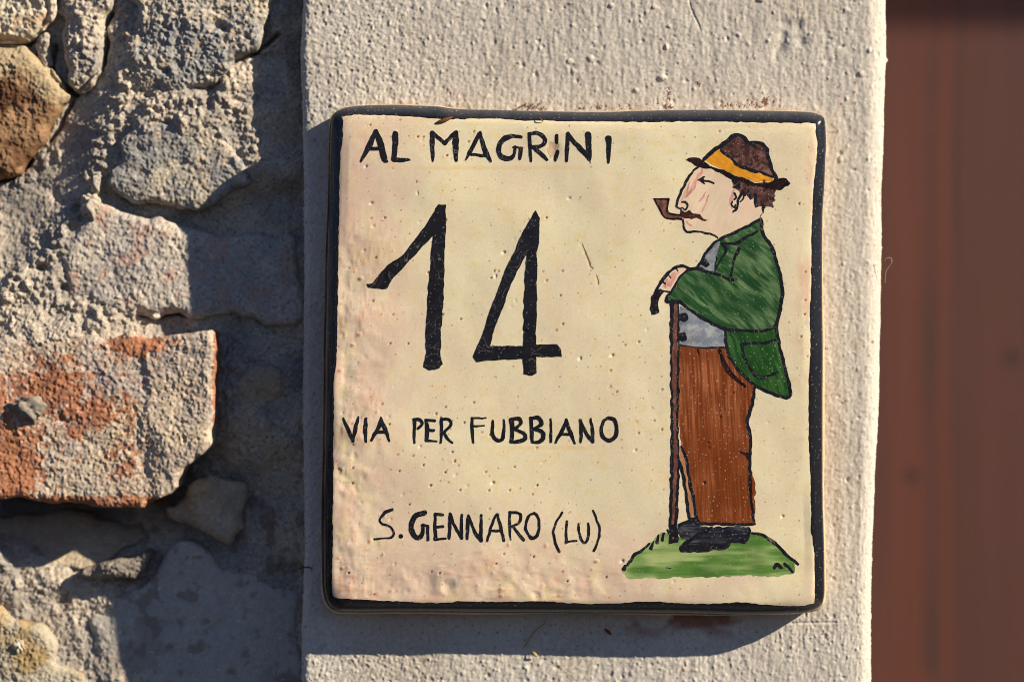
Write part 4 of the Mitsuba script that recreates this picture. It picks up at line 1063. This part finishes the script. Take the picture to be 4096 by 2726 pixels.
jacket = [(1440, 950), (1452, 945), (1465, 1000), (1470, 1090), (1530, 1190), (1590, 1330), (1640, 1568), (1635, 1750), (1600, 1870), (1570, 1930), (1500, 1945), (1400, 1957), (1250, 1947), (1120, 1930), (1000, 1890), (900, 1830), (760, 1745), (720, 1700), (620, 1690), (590, 1665), (640, 1610), (680, 1550), (780, 1410), (870, 1400), (1000, 1440), (1025, 1430), (1030, 1350), (1060, 1200), (1075, 1140), (1250, 1050)]
mfill('jacket', jacket, 'green', FILL, 2, 'green jacket')
mfill('jacket_tail', sh([(1125, 355), (1250, 370), (1400, 385), (1570, 362), (1590, 400), (1610, 520), (1650, 700), (1700, 880), (1710, 975), (1640, 975), (1500, 930), (1380, 860), (1250, 750), (1180, 660), (1145, 580), (1130, 480)], G), 'tail_green', .000085, 2)
mfill('waistcoat', [(1060, 1135), (1075, 1180), (1040, 1300), (1030, 1430), (980, 1425), (868, 1395), (900, 1340), (950, 1250), (1000, 1180)], 'blue_grey', FILL2, 1.5)
mfill('waistcoat', sh([(720, 165), (760, 190), (860, 260), (1000, 340), (1112, 370), (1122, 535), (1000, 537), (860, 537), (710, 517), (712, 300)], G), 'blue_grey', FILL2, 1.5)
mfill('trousers', sh([(705, 525), (860, 535), (1000, 540), (1122, 540), (1150, 620), (1250, 760), (1388, 870), (1370, 1050), (1335, 1180), (1348, 1400), (1352, 1568), (1365, 1660), (1388, 1756), (1390, 2120), (1200, 2128), (880, 2125), (850, 1906), (800, 1656), (760, 1486), (735, 1456), (722, 1350), (708, 1200)], G), 'trouser_brown', .000085, 1.8, 'brown corduroy trousers')
mfill('trouser_leg', sh([(715, -20), (740, 20), (765, 80), (795, 250), (850, 490), (862, 605), (795, 605), (772, 400), (740, 200), (715, 110)], H), 'leg_brown', FILL2, 1.5, 'far trouser leg')
mline('trouser_shading', [sh([(1070, 560, 26), (1110, 680, 36), (1180, 780, 36), (1300, 888, 20)], G), sh([(878, 560, 24), (886, 595, 20)], G), sh([(1260, 1470, 14), (1320, 1500, 30), (1345, 1550, 24)], G)], 'dark_brown', .000125)
mfill('hand', [(775, 1400), (740, 1378), (690, 1388), (620, 1430), (570, 1490), (542, 1565), (552, 1592), (622, 1610), (650, 1560), (700, 1480)], 'skin', FILL2, 1.5, 'hand resting on the stick')
mfill('shoe', sh([(700, 660), (780, 622), (880, 635), (890, 670), (1015, 690), (900, 770), (800, 810), (720, 795), (698, 740)], H), 'shoe_navy', FILL2, 1.6)
mfill('shoe', sh([(712, 860), (760, 820), (850, 785), (1020, 690), (1150, 678), (1335, 680), (1352, 720), (1348, 790), (1300, 832), (1180, 835), (1150, 870), (1080, 895), (950, 910), (740, 917), (712, 885)], H), 'shoe_navy', .000135, 1.6)
mline('shoe_outline', [sh(s, H) for s in ([(735, 885, 50), (850, 870, 52), (1000, 865, 44), (1120, 850, 36), (1160, 800, 18)], [(1180, 815, 30), (1290, 805, 36), (1335, 750, 26), (1335, 700, 18)], [(760, 840, 30), (860, 770, 34), (1000, 690, 26)], [(715, 680, 20), (780, 632, 18), (870, 620, 22), (882, 655, 30)], [(800, 612, 20), (870, 608, 20)])])
jl = [[(1448, 950, 24), (1460, 1085, 28), (1540, 1210, 28), (1600, 1400, 28), (1632, 1568, 28), (1630, 1650, 30), (1610, 1770, 30), (1580, 1915, 30)],
      sh([(1580, 360, 28), (1600, 490, 26), (1650, 690, 28), (1695, 870, 26), (1705, 968, 26), (1640, 975, 26), (1490, 925, 28), (1380, 860, 26), (1250, 752, 28), (1180, 655, 26), (1145, 570, 26), (1128, 480, 24), (1118, 350, 20)], G),
      [(640, 1695, 34), (720, 1698, 30), (790, 1755, 28), (900, 1830, 26), (1000, 1888, 26), (1130, 1938, 26), (1300, 1950, 26), (1420, 1955, 26), (1530, 1935, 24), (1580, 1905, 22)],
      [(785, 1402, 26), (870, 1398, 26), (1000, 1437, 24), (1120, 1475, 24), (1170, 1500, 24), (1218, 1496, 20)], [(785, 1405, 18), (700, 1500, 18), (640, 1600, 20), (598, 1655, 22), (602, 1690, 22), (660, 1695, 24)],
      [(1438, 958, 22), (1250, 1050, 24), (1080, 1130, 24)], [(1408, 1065, 20), (1290, 1130, 24), (1200, 1175, 26), (1090, 1165, 20)], [(1090, 1170, 18), (1125, 1215, 24), (1115, 1260, 20), (1075, 1330, 16), (1040, 1395, 12)], [(1245, 1215, 26), (1200, 1330, 22), (1170, 1468, 20)],
      [(1065, 1135, 20), (1000, 1190, 20), (950, 1260, 20), (900, 1345, 22), (872, 1390, 20)], [(1045, 1290, 12), (1030, 1420, 16)],
      sh([(1562, 470, 22), (1500, 490, 24), (1262, 507, 24)], G), sh([(1262, 507, 26), (1290, 620, 24), (1350, 730, 24), (1412, 798, 24), (1500, 795, 22), (1588, 757, 20)], G)]
mline('jacket_outline', jl)
tl = [sh(s, G) for s in ([(1388, 878, 22), (1375, 1000, 26), (1342, 1120, 24), (1322, 1200, 24), (1340, 1290, 24), (1348, 1420, 24), (1345, 1568, 24), (1345, 1770, 24), (1362, 1960, 24), (1382, 2090, 22)], [(880, 2112, 22), (1100, 2116, 22), (1384, 2118, 22)], [(712, 515, 12), (860, 535, 12), (1000, 540, 12), (1112, 535, 12)],
                         [(714, 1570, 24), (738, 1650, 24), (765, 1800, 24), (785, 1950, 22), (798, 2060, 24)], [(730, 1420, 18), (755, 1500, 24), (778, 1550, 24), (795, 1690, 24), (835, 1880, 24), (865, 2050, 26), (882, 2110, 28)])]
mline('trouser_outline', tl)
pieces('painted_man__hand_blush', [[(690, 1440, 20), (650, 1480, 40), (620, 1540, 30)], [(600, 1500, 24), (580, 1560, 24)]], 'blush', .000135, 2.5)
mline('hand_outline', [[(790, 1392, 20), (735, 1375, 22), (670, 1395, 24), (610, 1440, 26), (560, 1505, 26), (515, 1570, 24), (505, 1590, 20)], [(605, 1455, 16), (632, 1478, 16)], [(560, 1512, 16), (588, 1528, 16)], [(670, 1400, 14), (690, 1420, 12)], [(625, 1608, 16), (540, 1598, 14)]])
mfill('walking_stick', sh([(540, 15), (562, 42), (535, 90), (520, 150), (537, 225), (500, 235), (465, 243), (453, 170), (465, 80), (500, 15)], G), 'black_glaze', BLACK, 2, 'walking stick with a curved handle')
mline('walking_stick_grip', [sh([(515, 60, 22), (488, 130, 22), (492, 200, 24)], G)], 'dark_brown', .0002)
st = [(628, 1568 + 145), (715, 1568 + 145), (712, 1568 + 700), (708, 1568 + 1200), (714, 1568 + 1568), (712, 3300), (704, 3500), (698, 3700), (702, 3855), (608, 3855), (620, 3600), (628, 3250), (634, 1568 + 1200), (630, 1568 + 600)]
mfill('walking_stick_shaft', st, 'black_glaze', BLACK, 2)
mline('walking_stick_core', [[(680, 1730, 30), (672, 2000, 32), (668, 2400, 32), (672, 2800, 24), (676, 3100, 30), (668, 3350, 24), (660, 3550, 20), (655, 3680, 16)], [(655, 3805, 24)]], 'pipe_brown', .0002)
for c, d in (((935, 1345), 76), ((745, G + 262), 84), ((742, G + 442), 84)):
    x, y = c
    mfill('button', [(x + d / 2 * math.cos(a) * (1 + .08 * math.sin(3 * a)), y + d / 2 * math.sin(a)) for a in np.linspace(0, 2 * math.pi, 24, endpoint=False)], 'black_glaze', BLACK, 2)

# --- damage
paint('chip', outline([(1075, 560), (1110, 530), (1150, 545), (1175, 550), (1210, 545), (1212, 590), (1195, 640), (1165, 690), (1110, 718), (1080, 700), (1062, 660)], *LB), 'chip_clay' if 'chip_clay' in scene else 'clay', FILL2, 4, 'grey chip in the glaze beside the letter I')
LC = (1400, 780, 2.091)
paint('crack', unary_union([stroke(s, *LC) for s in ([(1940, 415, 7), (1975, 480, 11), (2008, 560, 11), (2012, 590, 8), (2032, 616, 9)], [(2064, 672, 8), (2075, 705, 7), (2078, 740, 8)])]), 'crack_dark', FILL2, 1.5, 'hairline crack in the cream glaze')

# ------------------------------------------------------------------ the door and the lintel of its opening
DY = FRONT + .35


def slab(x0, x1, y0, y1, z0, z1, r=.003):
    """A box with bevelled edges."""
    m = trimesh.creation.box(extents=(x1 - x0 - 2 * r, y1 - y0 - 2 * r, z1 - z0 - 2 * r))
    corners = []
    for c in m.vertices:
        for d in ((1, 0, 0), (0, 1, 0), (0, 0, 1)):
            corners.append(c + np.sign(c) * np.array(d) * r)
    h = trimesh.convex.convex_hull(np.array(corners))
    h.apply_translation(((x0 + x1) / 2, (y0 + y1) / 2, (z0 + z1) / 2))
    return h


tag('door', 'brown stained wooden plank door set back behind the pillar', 'door')
for i, (a, b) in enumerate(((.120, .262), (.2645, .406), (.4085, .55))):
    m = slab(a * 1.11, b * 1.11, DY, DY + .03, -.75, .95)
    key = 'door__plank' + ('' if i == 0 else f'_{i:03d}')
    scene[key] = mikit.ply(m, 'door_wood')
scene['lintel'] = mikit.ply(slab(XR - .02, 1.1, FRONT + .002, FRONT + .345, .624, .95, .012), 'lintel_plaster')
tag('lintel', 'plastered lintel over the door opening, right of the pillar', 'lintel')

# ------------------------------------------------------------------ small loose things
def at(u, v, y):
    k = kd(y)
    return np.array([(u - 2048) * PX * k, y, (1363 - v) * PX * k])


yb = FRONT - .0012
p = spline([at(2183, 2478, yb + .0012), at(2178, 2490, yb), at(2150, 2512, yb - .001), at(2118, 2552, yb - .001), at(2096, 2588, yb + .0006)], 30)
put('grass_blade', *tube(p, np.interp(np.linspace(0, 1, 30), [0, .5, 1], [.00016, .00042, .0003])), 'dry_grass')
tag('grass_blade', 'dry straw-coloured grass blade hanging in the shadow under the tile', 'grass blade')


def sliver(key, a, b, w, y, bsdf, label, bend=.0006):
    """A narrow curled leaf scrap with thickness."""
    t = np.linspace(0, 1, 14)
    A, B = at(*a, y), at(*b, y)
    c = A + (B - A) * t[:, None]
    d = (B - A) / np.linalg.norm(B - A)
    s = np.array([-d[2], 0, d[0]])
    width = w * PX * np.sin(np.pi * np.clip(t * .9 + .05, 0, 1)) ** .7
    c = c + np.array([0, -1, 0]) * (bend * np.sin(np.pi * t))[:, None]
    ring = []
    for q in range(6):
        g = q * math.pi / 3
        ring.append(c + s * (width * .5 * math.cos(g))[:, None] + np.array([0, 1, 0]) * (.00009 * math.sin(g) + .0003 * abs(math.cos(g))))
    v = np.stack(ring, 1).reshape(-1, 3)
    i, j = np.meshgrid(np.arange(13), np.arange(6), indexing='ij')
    quad = np.stack([i * 6 + j, i * 6 + (j + 1) % 6, (i + 1) * 6 + (j + 1) % 6, (i + 1) * 6 + j], -1).reshape(-1, 4)
    put(key, v, np.vstack([quad[:, [0, 1, 2]], quad[:, [0, 2, 3]]]), bsdf)
    tag(key, label, 'leaf scrap')


sliver('leaf_scrap', (1740, 494), (1812, 468), 16, -.0004, 'dead_leaf', 'brown curled leaf scrap stuck on the top border above the letter M')
sliver('leaf_scrap_001', (2153, 468), (2174, 487), 7, -.0004, 'dead_leaf', 'tiny dark leaf scrap on the top border above the letter R')
sliver('leaf_scrap_002', (2418, 2512), (2446, 2536), 12, FRONT - .0009, 'red_fibre', 'orange leaf scrap in the shadow under the tile')
sliver('leaf_scrap_003', (2128, 2604), (2150, 2625), 14, FRONT - .0012, 'dry_grass', 'pale leaf scrap at the lower edge of the shadow of the tile')
p = spline([at(1197, 2273, FRONT - .0006), at(1210, 2268, FRONT - .0015), at(1228, 2267, FRONT - .0012), at(1250, 2272, FRONT - .0006)], 16)
put('red_fibre_thread', *tube(p, .00026), 'red_fibre')
tag('red_fibre_thread', 'short red thread on the left edge of the pillar', 'thread')
p = spline([at(3541, 1130, FRONT + .004), at(3543, 1090, FRONT + .001), at(3556, 1066, FRONT), at(3568, 1046, FRONT - .001), at(3562, 1030, FRONT - .001), at(3548, 1031, FRONT - .001), at(3540, 1042, FRONT + .001)], 40)
put('fibre_loop', *tube(p, .00011, 5), 'pale_hair')
tag('fibre_loop', 'fine pale fibre loop sticking out of the right edge of the pillar', 'fibre')


def flakes(key, spots, bsdf, seed, size=(.00018, .00055)):
    """Crumbs of dried moss caught on the plaster: one mesh, too many to count."""
    r = np.random.default_rng(seed)
    V, F, n = [], [], 0
    base = trimesh.creation.icosphere(1, 1.0)
    for (u, v, su, sv, k, y) in spots:
        for _ in range(k):
            c = at(u + r.normal() * su, v + r.normal() * sv, y)
            q = np.array(base.vertices) * r.uniform(.6, 1.4, (len(base.vertices), 1)) * r.uniform(*size) * np.array([1.3, .5, .7])
            a = r.uniform(0, 3.14)
            q = np.stack([q[:, 0] * math.cos(a) - q[:, 2] * math.sin(a), q[:, 1], q[:, 0] * math.sin(a) + q[:, 2] * math.cos(a)], 1) + c
            V.append(q); F.append(np.array(base.faces) + n); n += len(q)
    put(key, np.vstack(V), np.vstack(F), bsdf)


yf = FRONT - .0004
flakes('dried_moss', [(2450, 429, 45, 6, 26, yf), (2570, 422, 35, 7, 16, yf), (2670, 372, 8, 14, 14, yf), (2625, 412, 8, 6, 8, yf), (2672, 425, 8, 5, 14, yf), (2930, 423, 25, 4, 18, yf), (3030, 418, 20, 9, 30, yf), (3062, 402, 9, 9, 22, yf), (3028, 388, 10, 5, 12, yf), (2795, 338, 4, 5, 5, yf), (2110, 424, 20, 8, 14, yf), (2160, 428, 12, 6, 10, yf)], 'moss_brown', 61)
tag('dried_moss', 'red-brown crumbs of dried moss along the top edge of the tile', 'moss', kind='stuff')
